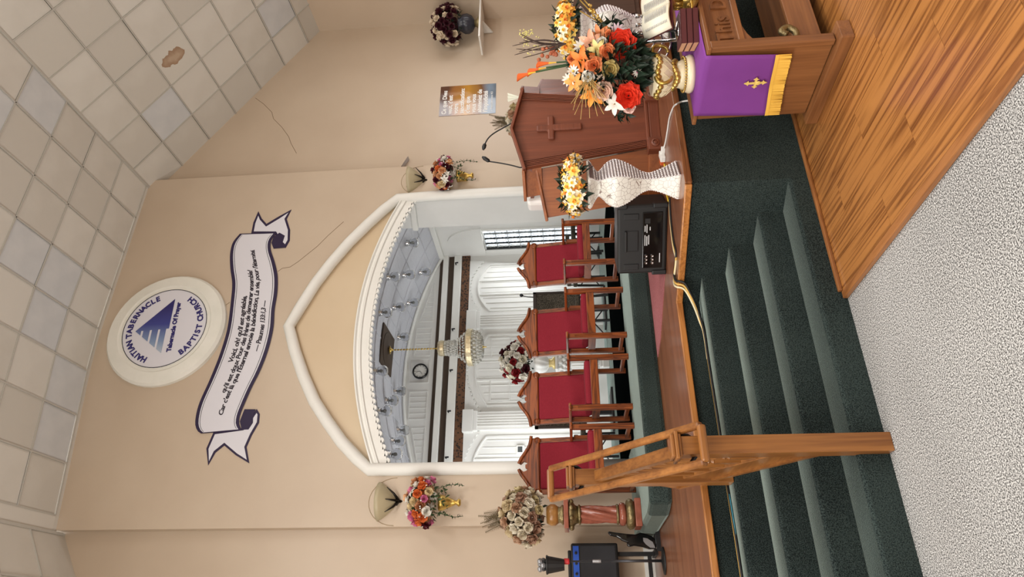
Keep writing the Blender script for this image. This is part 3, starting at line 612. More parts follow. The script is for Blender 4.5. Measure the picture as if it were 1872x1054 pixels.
# lecterns, folding chairs, pedestal
SPECK = carpet('speckled_grey_fabric', (40, 38, 34), (110, 102, 90), 120)
def lectern(x, y, label, wd=.62):
    t = thing('music_lectern', label, 'lectern', (x, y, ZD)); part('panel', MB().bb(-wd/2+.03, wd/2-.03, -.02, 0, .45, 1.12), SPECK, t)
    part('frame', MB().bb(-wd/2, wd/2, -.035, .01, 1.11, 1.16).bb(-wd/2, wd/2, -.035, .01, .40, .45).bb(-wd/2, -wd/2+.035, -.035, .01, .4, 1.16).bb(wd/2-.035, wd/2, -.035, .01, .4, 1.16), plain('lectern_brown', (52, 40, 34), .5), t)
    part('foot', MB().bb(-.05, .05, -.02, .03, .0, .42).bb(-.3, .3, -.2, .2, 0, .03), BLACK, t); return t
lectern(4.72, 9.45, 'speckled brown-framed lectern panel with a thin microphone in the alcove'); lectern(3.0, 9.4, 'speckled brown-framed lectern panel without microphone near the thermostat', .5)
for dx, dz in ((.12, .12), (.2, .2)): pass
t = thing('gooseneck_microphone', 'thin black microphone standing on the speckled lectern', 'microphone', (4.95, 9.44, ZD+1.16)); part('stem', MB().tube(spline([(0, 0, 0), (.01, -.01, .1), (.02, -.03, .17)], 4), .008, 6), BLACK, t); part('head', MB().ball((.025, -.04, .19), .03, 10, 6), BLACK, t, smooth=True)
def fold_chair(x, y, rz, lab):
    t = thing('stacking_chair', 'black-legged speckled grey chair '+lab, 'chair', (x, y, ZD), rz, 'alcove stacking chairs')
    part('seat', MB().bb(-.23, .23, -.22, .22, .43, .5), SPECK, t, bevel=.02); part('backrest', MB().bb(-.21, .21, .2, .23, .53, .60), SPECK, t, bevel=.02)
    for sx in (-1, 1):
        for sy in (-1, 1): part('leg', MB().beam((sx*.21, sy*.19, .43), (sx*.22, sy*.21, 0), .03, .03, up=(0, 1, 0)), BLACK, t)
    part('cross_brace', MB().tube([(-.21, .2, .38), (.21, .2, .08)], .01, 6).tube([(.21, .2, .38), (-.21, .2, .08)], .01, 6), BLACK, t)
    for sx in (-1, 1): part('back_post', MB().tube([(sx*.19, .21, .45), (sx*.19, .22, .56)], .011, 6), BLACK, t)
    return t
for x, y, rz, lab in ((6.0, 9.3, .1, 'nearest the glass-block window'), (5.36, 9.3, -.15, 'beside the lectern with the microphone'), (4.3, 8.85, .1, 'beside the white column stand'), (2.45, 9.2, 0, 'nearest the thermostat')): fold_chair(x, y, rz, lab)
# ================================================================== FLOWERS
def petal(b, L, W, cup, tilt, az, base_r=.0, point=.5, nu=3, nv=4, curl=0.0):
    """one petal: leaves the axis at angle az, rises by tilt, cups inwards"""
    def fn(i, j):
        t = j; s = (i-.5)*2; wd = W*math.sin(math.pi*min(1, (.12+t*.88)))**point*(1 if t < .98 else .25)
        r = base_r+L*t*math.cos(tilt+curl*t); z = L*t*math.sin(tilt+curl*t)+cup*abs(s)**2*W; x = s*wd
        return (r*math.cos(az)-x*math.sin(az), r*math.sin(az)+x*math.cos(az), z)
    b.grid(fn, nu, nv)
FL = {}
def flower(kind, c1, c2=None):
    key = (kind, c1, c2)
    if key in FL: return FL[key]
    b = MB(); m1 = plain('petal_%d_%d_%d' % c1, c1, .55, Subsurface_Weight=.0); n1 = None; rnd = random.Random(kind)
    if kind == 'rose':
        for lay, (n, L, W, tilt, cup) in enumerate(((5, .5, .3, .25, .5), (5, .42, .26, .7, .6), (4, .34, .2, 1.05, .7), (3, .28, .14, 1.35, .6))):
            for k in range(n): petal(b, L, W, cup, tilt, 2*math.pi*k/n+lay*.6, .04, .5, 3, 4, -.35 if lay == 0 else .1)
    elif kind == 'peony':
        for lay in range(6):
            n = 9-lay
            for k in range(n): petal(b, .5-.05*lay, .2-.012*lay, .4, .1+.25*lay+rnd.uniform(-.1, .1), 2*math.pi*k/n+lay*.5+rnd.uniform(-.1, .1), .03, .4, 3, 4, rnd.uniform(-.3, .2))
    elif kind == 'daffodil':
        for k in range(6): petal(b, .5, .17, .15, .15+.1*(k % 2), k*math.pi/3, .06, .9, 2, 4, -.2)
    elif kind == 'lily':
        for k in range(6): petal(b, .55, .13, .3, .7, k*math.pi/3, .03, .8, 2, 5, -.75)
    elif kind == 'daisy':
        for k in range(11): petal(b, .48, .08, .1, .15+rnd.uniform(-.1, .2), k*2*math.pi/11, .06, .6, 1, 3)
    elif kind == 'bud': b.lathe([(.02, -.1), (.14, 0), (.2, .18), (.15, .4), (.03, .55)], 8)
    elif kind == 'calla':
        def fn(i, j):
            a = (i-.5)*2*math.pi*.98; z = j; r = .025+.11*j**1.8*(1+.35*math.cos(a)); return (r*math.sin(a), -r*math.cos(a)-(.18*j**3 if abs(a) < 1 else 0), z+(.22*j*j*math.cos(a/2)**2))
        b.grid(fn, 10, 6)
    n1 = len(b.f)
    if kind == 'daffodil': b.lathe([(.09, .02), (.11, .12), (.14, .2), (.17, .23), (.13, .2), (.08, .05)], 10)
    if kind == 'daisy': b.ball((0, 0, .05), .1, 8, 4)
    if kind == 'lily': b.lathe([(.01, .0), (.015, .45)], 5)
    me = b.mesh(kind, m1, True)
    if kind == 'calla':
        me.materials.append(plain('calla_yellow', (236, 186, 60), .5))
        for p in list(me.polygons)[:30]: p.material_index = 1
    if len(b.f) > n1:
        me.materials.append(plain('petal_%d_%d_%d' % (c2 or c1), c2 or c1, .55))
        for p in list(me.polygons)[n1:]: p.material_index = 1
    FL[key] = me; return me
def put(root, kind, c1, c2, pos, nrm, size, spin=None):
    o = link({'rose': 'rose', 'bud': 'bud'}.get(kind, kind), flower(kind, c1, c2), root)
    q = Vector(nrm).to_track_quat('Z', 'Y').to_matrix().to_4x4(); M = Matrix.Translation(Vector(pos)-root.location) @ q @ Matrix.Rotation(random.random()*6.28 if spin is None else spin, 4, 'Z') @ Matrix.Scale(size, 4)
    o.matrix_local = M; return o
def leafs(b, c, nrm, L, W):
    q = Vector(nrm).to_track_quat('Y', 'Z').to_matrix(); c = Vector(c)
    v = [(0, 0, 0), (-W/2, L*.45, .1*L), (0, L*.5, 0), (W/2, L*.45, .1*L), (0, L, -.05*L)]
    b.add([c+q @ Vector(p) for p in v], [(0, 2, 1), (0, 3, 2), (1, 2, 4), (2, 3, 4)])
def rdir(): 
    z = random.uniform(-1, 1); a = random.uniform(0, 6.283); s = math.sqrt(1-z*z); return Vector((s*math.cos(a), s*math.sin(a), z))
def bouquet(name, label, c, rad, kinds, n, size, nleaf=120, leaf=GREENL, ll=.07, lowcut=-.35, group=None, bias=(0, 0, 0)):
    """kinds: list of (kind, petal colour, centre colour); flowers spread over the upper shell of an ellipsoid"""
    c = Vector(c); t = thing(name, label, 'flowers', c-Vector((0, 0, rad[2]*.8)), 0, group)
    g = math.pi*(3-math.sqrt(5))
    for i in range(n):
        z = 1-(1-lowcut)*(i+.5)/n; r = math.sqrt(max(0, 1-z*z)); d = Vector((r*math.cos(g*i), r*math.sin(g*i), z))
        k = kinds[random.randrange(len(kinds))]; s = size*random.uniform(.8, 1.2); q = random.uniform(.78, 1.0)
        put(t, k[0], k[1], k[2], c+Vector((d.x*rad[0], d.y*rad[1], d.z*rad[2]))*q, (d+Vector(bias)+rdir()*.2).normalized(), s)
    b = MB()
    for i in range(nleaf):
        d = rdir(); 
        if d.z < lowcut-.35: d.z = -d.z
        leafs(b, c+Vector((d.x*rad[0], d.y*rad[1], d.z*rad[2]))*random.uniform(.35, .9), (d+rdir()*.7).normalized(), ll*random.uniform(.7, 1.3), ll*.5)
    b.v = [tuple(Vector(p)) for p in b.v]; part('foliage', b, leaf, t, world=True)['kind'] = 'stuff'
    return t
def fern(b, p, d, L, n=14, wd=.05):
    p = Vector(p); d = Vector(d).normalized(); sd = d.cross(Vector((0, 1, .2))).normalized(); pts = [p+d*L*i/6+Vector((0, 0, -.12*L*(i/6)**2)) for i in range(7)]; b.tube(pts, .003, 4)
    for i in range(n):
        q = p+d*L*(.25+.75*i/n)+Vector((0, 0, -.12*L*(.25+.75*i/n)**2)); k = wd*(1-.75*i/n)+.008
        for s in (-1, 1): leafs(b, q, (sd*s+d*.9).normalized(), k, .009)
def vine(b, pts, n=26, L=.035):
    pts = spline(pts, 6); b.tube(pts, .003, 4)
    for i in range(n): leafs(b, pts[int(i/n*(len(pts)-1))], (rdir()+Vector((0, -.4, 0))).normalized(), L, L*.6)
WHT, CRM, BUR, PNK, ORG, PEA, RED, YEL = (236, 232, 222), (226, 206, 164), (84, 20, 34), (214, 120, 158), (222, 120, 62), (228, 176, 130), (140, 26, 34), (246, 206, 90)
DRY = [('rose', (206, 188, 152), None), ('rose', (214, 204, 182), None), ('rose', (186, 150, 122), None), ('rose', (226, 218, 200), None), ('rose', (190, 174, 132), None), ('rose', (164, 128, 106), None)]
# ================================================================== FLOWER STANDS
def spiral_stand(x, y, label):
    t = thing('spiral_pedestal', label, 'pedestal', (x, y, ZD)); RC = paint('rose_marble_glaze', (128, 70, 56), (154, 90, 72), .18, 12, 40, .05)
    part('plinth', MB().box((0, 0, .03), (.26, .26, .06)), RC, t, bevel=.006)
    part('base_ornament', MB().lathe([(.115, .06), (.14, .08), (.145, .11), (.125, .135), (.1, .14)], 24), BRONZE, t, smooth=True)
    part('torus', MB().lathe([(.085, .14), (.105, .155), (.11, .18), (.1, .2), (.08, .21)], 24), RC, t, smooth=True); part('ring', MB().lathe([(.085, .21), (.095, .215), (.095, .23), (.08, .235)], 24), BRONZE, t, smooth=True)
    b = MB(); nz, na = 40, 40
    b.add([((.074+.012*math.cos(6*(a*2*math.pi/na)-z/nz*7.5))*math.cos(a*2*math.pi/na), (.074+.012*math.cos(6*(a*2*math.pi/na)-z/nz*7.5))*math.sin(a*2*math.pi/na), .235+.345*z/nz) for z in range(nz+1) for a in range(na)], [(z*na+a, z*na+(a+1) % na, (z+1)*na+(a+1) % na, (z+1)*na+a) for z in range(nz) for a in range(na)])
    part('twisted_shaft', b, RC, t, smooth=True); part('ring', MB().lathe([(.08, .575), (.095, .585), (.095, .6), (.08, .605)], 24), BRONZE, t, smooth=True)
    b = MB().lathe([(.08, .605), (.09, .63), (.125, .66), (.13, .69), (.11, .7)], 24)
    for k in range(8): a = k*math.pi/4+.39; b.ball((.125*math.cos(a), .125*math.sin(a), .67), .026, 8, 6)
    part('capital', b, BRONZE, t, smooth=True); part('abacus', MB().box((0, 0, .72), (.29, .29, .045)), RC, t, bevel=.006); return t
def pot(x, y, z, label, m, r=.1, h=.17, rim=BRONZE, name='flower_pot'):
    t = thing(name, label, 'vase', (x, y, z)); part('foot', MB().lathe([(r*.9, 0), (r*.95, h*.1), (r*.75, h*.2), (r*.8, h*.38)], 24), rim, t, smooth=True); part('bowl', MB().lathe([(r*.75, h*.3), (r, h*.5), (r*1.02, h*.75), (r*.8, h), (r*.72, h), (r*.9, h*.7)], 24), m, t, smooth=True); return t
OCHRE = paint('ochre_glaze', (140, 96, 48), (176, 128, 70), .3, 10)
for x, tagx in ((1.105, 'at the guitar end of the dais'), (6.2, 'behind the pulpit')):
    spiral_stand(x, 6.72, 'twisted rose-coloured column pedestal with bronze capital '+tagx); pot(x, 6.72, ZD+.7425, 'ochre and bronze pot on the twisted column '+tagx, OCHRE)
    bt = bouquet('dried_arrangement', 'cream and tan dried rose arrangement with fern plumes '+tagx, (x-.01, 6.70, 2.17), (.25, .22, .23), DRY, 58, .115, 120, DGREEN, .06, -.65)
    b = MB()
    for k in range(11): fern(b, (x+random.uniform(-.06, .06), 6.7, 2.3), (random.uniform(-.5, .5), random.uniform(-.5, .1), 1.2), random.uniform(.26, .38), 14, .05)
    part('fern_plumes', b, OLIVE, bt, world=True)
# wall bouquets in gilt holders
MIX = [('rose', WHT, None), ('rose', CRM, None), ('rose', BUR, None), ('rose', BUR, None), ('rose', PNK, None), ('rose', ORG, None), ('rose', PEA, None), ('lily', WHT, YEL), ('rose', (190, 130, 90), None)]
for x, lab in ((1.36, 'near the amplifier'), (5.89, 'near the pulpit microphones')):
    t = thing('wall_vase', 'small gilt wall vase under the mixed bouquet '+lab, 'vase', (x, YC-.1, 2.93)); part('body', MB().lathe([(.03, 0), (.045, .02), (.02, .05), (.05, .12), (.085, .2), (.09, .24)], 16), GOLD, t, smooth=True); part('wall_bracket', MB().bb(-.02, .02, .05, .1, .1, .2), GOLD, t)
    bt = bouquet('mixed_bouquet', 'mixed burgundy, pink and white wall bouquet with trailing ivy '+lab, (x, YC-.2, 3.31), (.25, .15, .19), MIX, 46, .105, 130, GREENL, .06, -.4)
    b = MB()
    for sx in (-1, 1): vine(b, [(x+sx*.12, YC-.22, 3.2), (x+sx*.15, YC-.25, 3.08), (x+sx*.17, YC-.22, 2.98), (x+sx*.16, YC-.2, 2.88)], 30)
    for k in range(40): leafs(b, (x+random.uniform(-.15, .15), YC-.2+random.uniform(-.08, .04), 3.12+random.uniform(-.06, .06)), rdir(), .05, .03)
    part('trailing_ivy', b, GREENL, bt, world=True); b = MB()
    for k in range(70): d = rdir(); d.z = abs(d.z)*.9-.2; b.ball(Vector((x, YC-.2, 3.31))+Vector((d.x*.27, d.y*.17, d.z*.22)), .009, 5, 4)
    part('baby_breath', b, plain('baby_breath_white', (232, 234, 226), .7), bt, world=True)['kind'] = 'stuff'
# shelf by the right wall
t = thing('wall_shelf', 'white wall shelf in the corner under the dark fluted vase', 'shelf', (9.0, 7.4, 2.88)); part('board', MB().bb(-.47, .45, -.2, .2, 0, .03), WHITE, t, bevel=.005); part('bracket', MB().prism([(-.0, 0), (.24, 0), (.24, -.15)], .1, .13, 'yz'), WHITE, t)
DV = plain('dark_slate_glaze', (44, 46, 56), .3); t = thing('fluted_vase', 'dark slate fluted vase standing on the white wall shelf', 'vase', (9.02, 7.36, 2.91))
part('foot', MB().lathe([(.1, 0), (.11, .02), (.06, .06), (.055, .09)], 20), BRONZE, t, smooth=True); b = MB(); na = 36
pr = [(.05, .09), (.12, .13), (.155, .2), (.15, .27), (.1, .34), (.12, .36)]
b.add([(r*(1+.05*math.cos(12*a*2*math.pi/na))*math.cos(a*2*math.pi/na), r*(1+.05*math.cos(12*a*2*math.pi/na))*math.sin(a*2*math.pi/na), z) for r, z in pr for a in range(na)], [(j*na+a, j*na+(a+1) % na, (j+1)*na+(a+1) % na, (j+1)*na+a) for j in range(len(pr)-1) for a in range(na)]); part('body', b, DV, t, smooth=True)
bouquet('burgundy_bouquet', 'dark burgundy bouquet with pale cream roses on the corner shelf', (9.0, 7.34, 3.42), (.36, .24, .3), [('rose', (66, 16, 30), None)]*5+[('rose', (226, 210, 186), None)]*3, 62, .125, 150, DGREEN, .07, -.45)
# red and white bouquet on the white column in the alcove
WC = plain('white_plaster', (226, 226, 222), .5); t = thing('white_column_stand', 'white plaster column with leafy capital in the alcove', 'pedestal', (3.88, 9.65, ZD)); PLG = plain('gilt_band', (196, 176, 120), .4, .4)
part('base', MB().box((0, 0, .05), (.3, .3, .1)).box((0, 0, .12), (.26, .26, .05)), WC, t, bevel=.008); b = MB().lathe([(.095, .14), (.095, .6)], 20)
for k in range(12): a = k*math.pi/6; b.tube([(.095*math.cos(a), .095*math.sin(a), .16), (.095*math.cos(a), .095*math.sin(a), .58)], .014, 6)
part('fluted_shaft', b, WC, t, smooth=True); b = MB().lathe([(.1, .6), (.11, .63), (.15, .78), (.16, .8)], 20)
for lev in range(3):
    for k in range(10): a = k*math.pi/5+lev*.3; b.ball(((.115+.015*lev)*math.cos(a), (.115+.015*lev)*math.sin(a), .64+.055*lev), .03, 6, 5, (1, 1, 1.2))
part('leafy_capital', b, WC, t, smooth=True); part('abacus', MB().box((0, 0, .815), (.33, .33, .04)), WC, t, bevel=.006)
t = thing('shell_bowl', 'white ribbed shell bowl holding red and white roses', 'vase', (3.88, 9.65, ZD+.835)); part('foot', MB().lathe([(.09, 0), (.1, .03), (.06, .06), (.07, .1)], 20), PLG, t, smooth=True); b = MB(); pr = [(.06, .1), (.12, .14), (.16, .22), (.165, .3), (.13, .33)]
b.add([(r*(1+.06*math.cos(10*a*2*math.pi/40))*math.cos(a*2*math.pi/40+z*1.5), r*(1+.06*math.cos(10*a*2*math.pi/40))*math.sin(a*2*math.pi/40+z*1.5), z) for r, z in pr for a in range(40)], [(j*40+a, j*40+(a+1) % 40, (j+1)*40+(a+1) % 40, (j+1)*40+a) for j in range(4) for a in range(40)]); part('ribbed_bowl', b, WC, t, smooth=True)
bouquet('red_white_bouquet', 'red and white rose bouquet above the white shell bowl', (3.9, 9.6, 2.44), (.31, .26, .3), [('rose', RED, None), ('rose', (70, 14, 26), None), ('rose', WHT, None), ('rose', WHT, None), ('rose', (230, 224, 206), None), ('rose', RED, None), ('rose', WHT, None)], 60, .135, 140, DGREEN, .08, -.5)
t = thing('blue_bouquet', 'small pale blue flowers against the glass-block window', 'flowers', (6.15, 10.1, 1.78))
for k in range(12): d = rdir(); put(t, 'daisy', (150, 160, 210), (220, 220, 160), Vector((6.15, 10.1, 1.9))+d*.1, d, .09)
b = MB().tube([(6.15, 10.1, ZD+.3), (6.15, 10.1, 1.9)], .02, 6); part('stems', b, GREENL, t, world=True); t2 = thing('blue_flower_stand', 'small stand below the pale blue flowers', 'stand', (6.15, 10.1, ZD)); part('post', MB().lathe([(.12, 0), (.12, .02), (.03, .05), (.03, .3)], 14), BLACK, t2)
# ================================================================== MAROON PULPIT CHAIRS
def pulpit_chair(x, y, rz, label):
    t = thing('pulpit_chair', label, 'chair', (x, y, ZD), rz, 'maroon pulpit chairs on the dais'); W2, D, ww = .30, .44, .05
    for s in (-1, 1):
        part('leg', MB().box((s*(W2-.025), .025, .315), (.055, .05, .63)), CHW['z'], t, bevel=.006); part('leg', MB().box((s*(W2-.025), D, .30), (.05, .05, .6)), CHW['z'], t, bevel=.006)
        for i in range(3): part('flute', MB().box((s*(W2-.025)-.014+.014*i, -.0015, .36), (.006, .005, .4)), CHW['z'], t)
        part('runner', MB().bb(s*(W2-.025)-.02, s*(W2-.025)+.02, .04, D-.02, .03, .07), CHW['y'], t, bevel=.005)
        part('armrest', MB().bb(s*(W2-.025)-.04, s*(W2-.025)+.04, -.03, D+.03, .625, .655), CHW['y'], t, bevel=.01)
        part('back_post', MB().beam((s*(W2-.03), D+.0, .40), (s*(W2-.03), D+.08, 1.02), .05, .045, up=(0, 1, 0)), CHW['z'], t, bevel=.005)
    part('seat_rail', MB().bb(-W2+.055, W2-.055, .0, .03, .33, .415), CHW['x'], t, bevel=.004)
    for s in (-1, 1): part('seat_rail', MB().bb(s*(W2-.03)-.012, s*(W2-.03)+.012, .05, D-.02, .33, .41), CHW['y'], t)
    part('seat_cushion', MB().bb(-W2+.055, W2-.055, .005, D-.01, .405, .475), MAROON, t, bevel=.025)
    tl = Matrix.Translation((0, D, .4)) @ Matrix.Rotation(-math.atan2(.08, .62), 4, 'X')
    part('back_panel', MB().bb(-W2+.055, W2-.055, -.035, .02, .03, .585).xf(tl), MAROON, t, bevel=.018)
    ped = part('crest_rail', MB().prism([(-W2, .585), (W2, .585), (W2, .66), (W2+.015, .685), (.225, .70), (.15, .745), (.09, .79), (.035, .815), (.025, .80), (.055, .765), (.045, .735), (.03, .72), (.018, .745), (-.018, .745), (-.03, .72), (-.045, .735), (-.055, .765), (-.025, .80), (-.035, .815), (-.09, .79), (-.15, .745), (-.225, .70), (-W2-.015, .685), (-W2, .66)], -.03, .02).xf(tl), CHW['x'], t, bevel=.004)
    for s in (-1, 1):
        part('pediment_moulding', MB().tube([(tl @ Vector(p)) for p in spline([(s*(W2+.02), -.035, .675), (s*.225, -.035, .695), (s*.15, -.035, .74), (s*.09, -.035, .785), (s*.03, -.035, .815)], 4)], .018, 8), CHW['x'], ped, smooth=True)
        part('roundel', MB().lathe([(.036, 0), (.036, .012), (.026, .02), (.022, .012), (.001, .014)], 20, tl @ Vector((s*(W2-.03), -.03, .61)), RY), CHW['x'], ped)
    part('bead_rail', MB().tube([tl @ Vector((-W2+.06, -.035, .6)), tl @ Vector((W2-.06, -.035, .6))], .012, 8), CHW['x'], t); return t
for x, y, lab in ((4.105, 6.47, 'maroon armchair nearest the glass-block window'), (3.19, 6.48, 'maroon armchair between window-side chair and red and white bouquet'), (2.405, 6.52, 'maroon armchair between the bouquet pedestal and the end chair'), (1.66, 6.54, 'maroon armchair at the handrail end of the row')): pulpit_chair(x, y, 0, lab)
struct('floor_black_strip', MB().bb(1.85, 5.55, 6.72, 8.7, ZD, ZD+.006), FLATBLACK)  # thin flat black strip across the dais floor behind the chairs
# ================================================================== PULPIT
CP = (3.856, 4.27, ZS); RZP = R_(-12.9)
t = thing('pulpit', 'large cherry wood pulpit with raised cross on its peaked front', 'pulpit', CP, RZP)
fp = part('front_panel', MB().prism([(-.215, .11), (.215, .11), (.355, 1.135), (0, 1.235), (-.355, 1.135)], 0, .04), PUL['z'], t)
for s in (-1, 1):
    for i in range(5): x0, x1 = s*(.218-.014*i), s*(.352-.014*i); part('flute', MB().beam((x0, -.006, .12), (x1, -.006, 1.14+(.004*i)), .008, .014, up=(0, 1, 0)), PUL['z'], fp)
    part('top_cap', MB().beam((0, .0, 1.243), (s*.385, .0, 1.137), .1, .025), PUL['x'], t, bevel=.005)
cr = part('cross', MB().prism([(-.03, .645), (.03, .645), (.03, .88), (.11, .88), (.11, .935), (.03, .935), (.03, 1.03), (-.03, 1.03), (-.03, .935), (-.11, .935), (-.11, .88), (-.03, .88)], -.025, 0), PUL['x'], fp, bevel=.012)
pl = part('plinth', MB().bb(-.25, .25, -.05, .06, 0, .085), PUL['x'], t, bevel=.006); part('base_moulding', MB().bb(-.235, .235, -.03, .03, .085, .115), PUL['x'], t, bevel=.008)
for s in (-1, 1):
    k = part('corner_block', MB().bb(s*.225-.055, s*.225+.055, -.075, .04, 0, .11), PUL['z'], t, bevel=.005); part('roundel', MB().lathe([(.034, 0), (.034, .01), (.022, .016), (.02, .006), (.012, .012), (.001, .014)], 20, (s*.225, -.075, .055), RY), PUL['x'], k)
    m_ = lambda p: (s*p[0], p[1], p[2])
    def panel(a, c, d, e, th=.03): 
        n = (Vector(c)-Vector(a)).cross(Vector(e)-Vector(a)).normalized()*th; v = [Vector(q) for q in (a, c, d, e)]; return MB().add(v+[q+n for q in v], [(0, 1, 2, 3), (7, 6, 5, 4), (0, 4, 5, 1), (1, 5, 6, 2), (2, 6, 7, 3), (3, 7, 4, 0)])
    WM = PUL_LIT if s < 0 else PUL
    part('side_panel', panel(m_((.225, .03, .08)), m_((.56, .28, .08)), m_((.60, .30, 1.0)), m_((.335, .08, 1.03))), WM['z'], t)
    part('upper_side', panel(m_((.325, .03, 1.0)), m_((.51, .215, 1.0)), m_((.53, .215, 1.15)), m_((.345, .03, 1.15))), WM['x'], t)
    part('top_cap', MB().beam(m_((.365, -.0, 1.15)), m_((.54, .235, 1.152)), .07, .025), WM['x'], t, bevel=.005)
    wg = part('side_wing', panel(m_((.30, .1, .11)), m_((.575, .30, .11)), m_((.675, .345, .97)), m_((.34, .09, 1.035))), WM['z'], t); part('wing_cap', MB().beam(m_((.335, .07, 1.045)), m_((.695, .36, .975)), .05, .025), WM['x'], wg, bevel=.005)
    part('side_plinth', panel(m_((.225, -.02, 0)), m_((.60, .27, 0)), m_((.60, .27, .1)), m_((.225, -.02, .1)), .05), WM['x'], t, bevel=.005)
part('desk', MB().prism([(-.35, .04), (.35, .04), (.52, .25), (.52, .5), (-.52, .5), (-.52, .25)], 1.08, 1.11, 'xy'), PUL['x'], t)
PL = Matrix.Translation(CP) @ Matrix.Rotation(RZP, 4, 'Z')
for pts, hd, lab in (([(950, 215), (930, 228), (905, 242), (893, 252), (887, 262)], (884, 271), 'black gooseneck microphone rising beside the pulpit peak'), ([(950, 306), (935, 302), (915, 298), (895, 295)], (884, 288), 'black gooseneck microphone with its cable on the pulpit side')):
    D0 = (Vector((3.75, 4.55, 2.1))-EYE).dot(FWD); q = spline([onD(x, y, D0) for x, y in pts], 4); b = q[0]; b = Vector((b.x, b.y, b.z-.05))
    t = thing('gooseneck_microphone', lab, 'microphone', b); part('stem', MB().tube([b]+q, .006, 6), BLACK, t, world=True, smooth=True); h = onD(*hd, D0); d = (h-q[-1]).normalized(); part('head', MB().tube([q[-1], q[-1]+d*.012, h-d*.01, h+d*.015], [.008, .017, .019, .008], 10), BLACK, t, world=True, smooth=True)
bx = onD(981, 366, (Vector((3.45, 4.72, 1.95))-EYE).dot(FWD))
t = thing('white_box', 'rounded white plastic box resting on the pulpit side wing', 'box', (bx.x, bx.y, bx.z-.085), RZP); part('case', MB().bb(-.07, .07, -.09, .09, 0, .165), plain('white_plastic', (232, 230, 228), .35), t, bevel=.03)
part('foot', MB().bb(-.05, .05, -.05, .05, -.01, .001), BLACK, t)
t = thing('sheet_paper', 'pale green paper fan standing on the pulpit desk corner', 'paper', onD(941, 178, (Vector((4.2, 4.4, 2.0))-EYE).dot(FWD))); b = MB()
for k in range(5): b.add([(0, 0, -.06), (-.05+.02*k, -.01*(k % 2), .06), (-.03+.02*k, -.01*((k+1) % 2), .065)], [(0, 1, 2)])
part('sheet', b, plain('pale_paper', (222, 226, 210), .7), t, solid=.002)
# ================================================================== BEADED COLUMN VASES WITH DAFFODILS
def crackle():
    m, nt, b = base('white_crackle', (232, 230, 222), .3)
    tc = N(nt, 'ShaderNodeTexCoord'); v = N(nt, 'ShaderNodeTexVoronoi', Scale=26.0, feature='DISTANCE_TO_EDGE'); nt.links.new(tc.outputs['Object'], v.inputs['Vector']); r = ramp(nt, [(.0, (120, 92, 84)), (.035, (232, 230, 222))]); nt.links.new(v.outputs[0], r.inputs[0]); nt.links.new(r.outputs[0], b.inputs['Base Color']); return m
CRK = crackle(); PEARL = plain('pearl_bead', (228, 222, 222), .2, .3); PEWTER = plain('bead_ground', (128, 116, 116), .4, .3)
VPROF = [(.135, 0), (.135, .02), (.10, .09), (.07, .17), (.063, .21), (.085, .27), (.14, .35), (.172, .42), (.175, .46), (.15, .51), (.105, .55), (.09, .575), (.12, .6), (.165, .625), (.178, .64)]
def bead_vase(x, y, rz, label, blab, bclab):
    t = thing('beaded_column_vase', label, 'vase', (x, y, ZS), rz)
    pr = spline([(w_, z, 0) for w_, z in VPROF], 3); pts = [(p.x/1.4142, p.y) for p in pr]
    for k in range(4):
        R = Matrix.Rotation(k*math.pi/2, 4, 'Z'); b = MB().add([R @ Vector((s*w_, -w_, z)) for w_, z in pts for s in (-1, 1)], [(2*j, 2*j+1, 2*j+3, 2*j+2) for j in range(len(pts)-1)])
        part('crackle_face' if k % 2 else 'beaded_face', b, CRK if k % 2 else PEWTER, t)
        e = MB()
        for j in range(0, 64):
            q = j/63*(len(pts)-1); i = min(int(q), len(pts)-2); w_ = pts[i][0]+(pts[i+1][0]-pts[i][0])*(q-i); z = pts[i][1]+(pts[i+1][1]-pts[i][1])*(q-i); e.ball(R @ Vector((w_, -w_, z)), .005, 5, 4)
        part('bead_edge', e, PEARL, t, smooth=True)['kind'] = 'stuff'
        if k % 2 == 0:
            g = MB(); z = .015
            while z < .62:
                i = max(j for j in range(len(pts)) if pts[j][1] <= z+1e-6); i = min(i, len(pts)-2); w_ = pts[i][0]+(pts[i+1][0]-pts[i][0])*(z-pts[i][1])/max(pts[i+1][1]-pts[i][1], 1e-6); n = max(2, int(2*w_/.021))
                for a in range(n): g.ball(R @ Vector((-w_+2*w_*(a+.5)/n, -w_-.001, z)), .0085, 6, 4)
                z += .021
            part('beads', g, PEARL, t, smooth=True)['kind'] = 'stuff'
    part('rim', MB().box((0, 0, .645), (.25, .25, .014)), CRK, t)
    c = Vector((x, y, ZS+.74)); bt = bouquet('daffodil_bunch', blab, c, (.23, .23, .10), [('daffodil', (246, 236, 210), YEL), ('daffodil', (246, 214, 110), (240, 160, 40)), ('daffodil', (240, 230, 200), (246, 190, 70)), ('daffodil', (240, 180, 70), (226, 130, 40))], 76, .078, 160, DGREEN, .08, -.4)
    return t
bead_vase(2.94, 3.87, R_(22), 'hourglass beaded white vase standing on the stage corner before the pulpit', 'yellow and white daffodils in the vase on the stage corner', '')
v2 = onZ(1063, 50, ZS+.64); bead_vase(v2.x, v2.y, R_(30), 'hourglass beaded white vase behind the altar flowers', 'orange and white daffodils above the altar urn flowers', '')
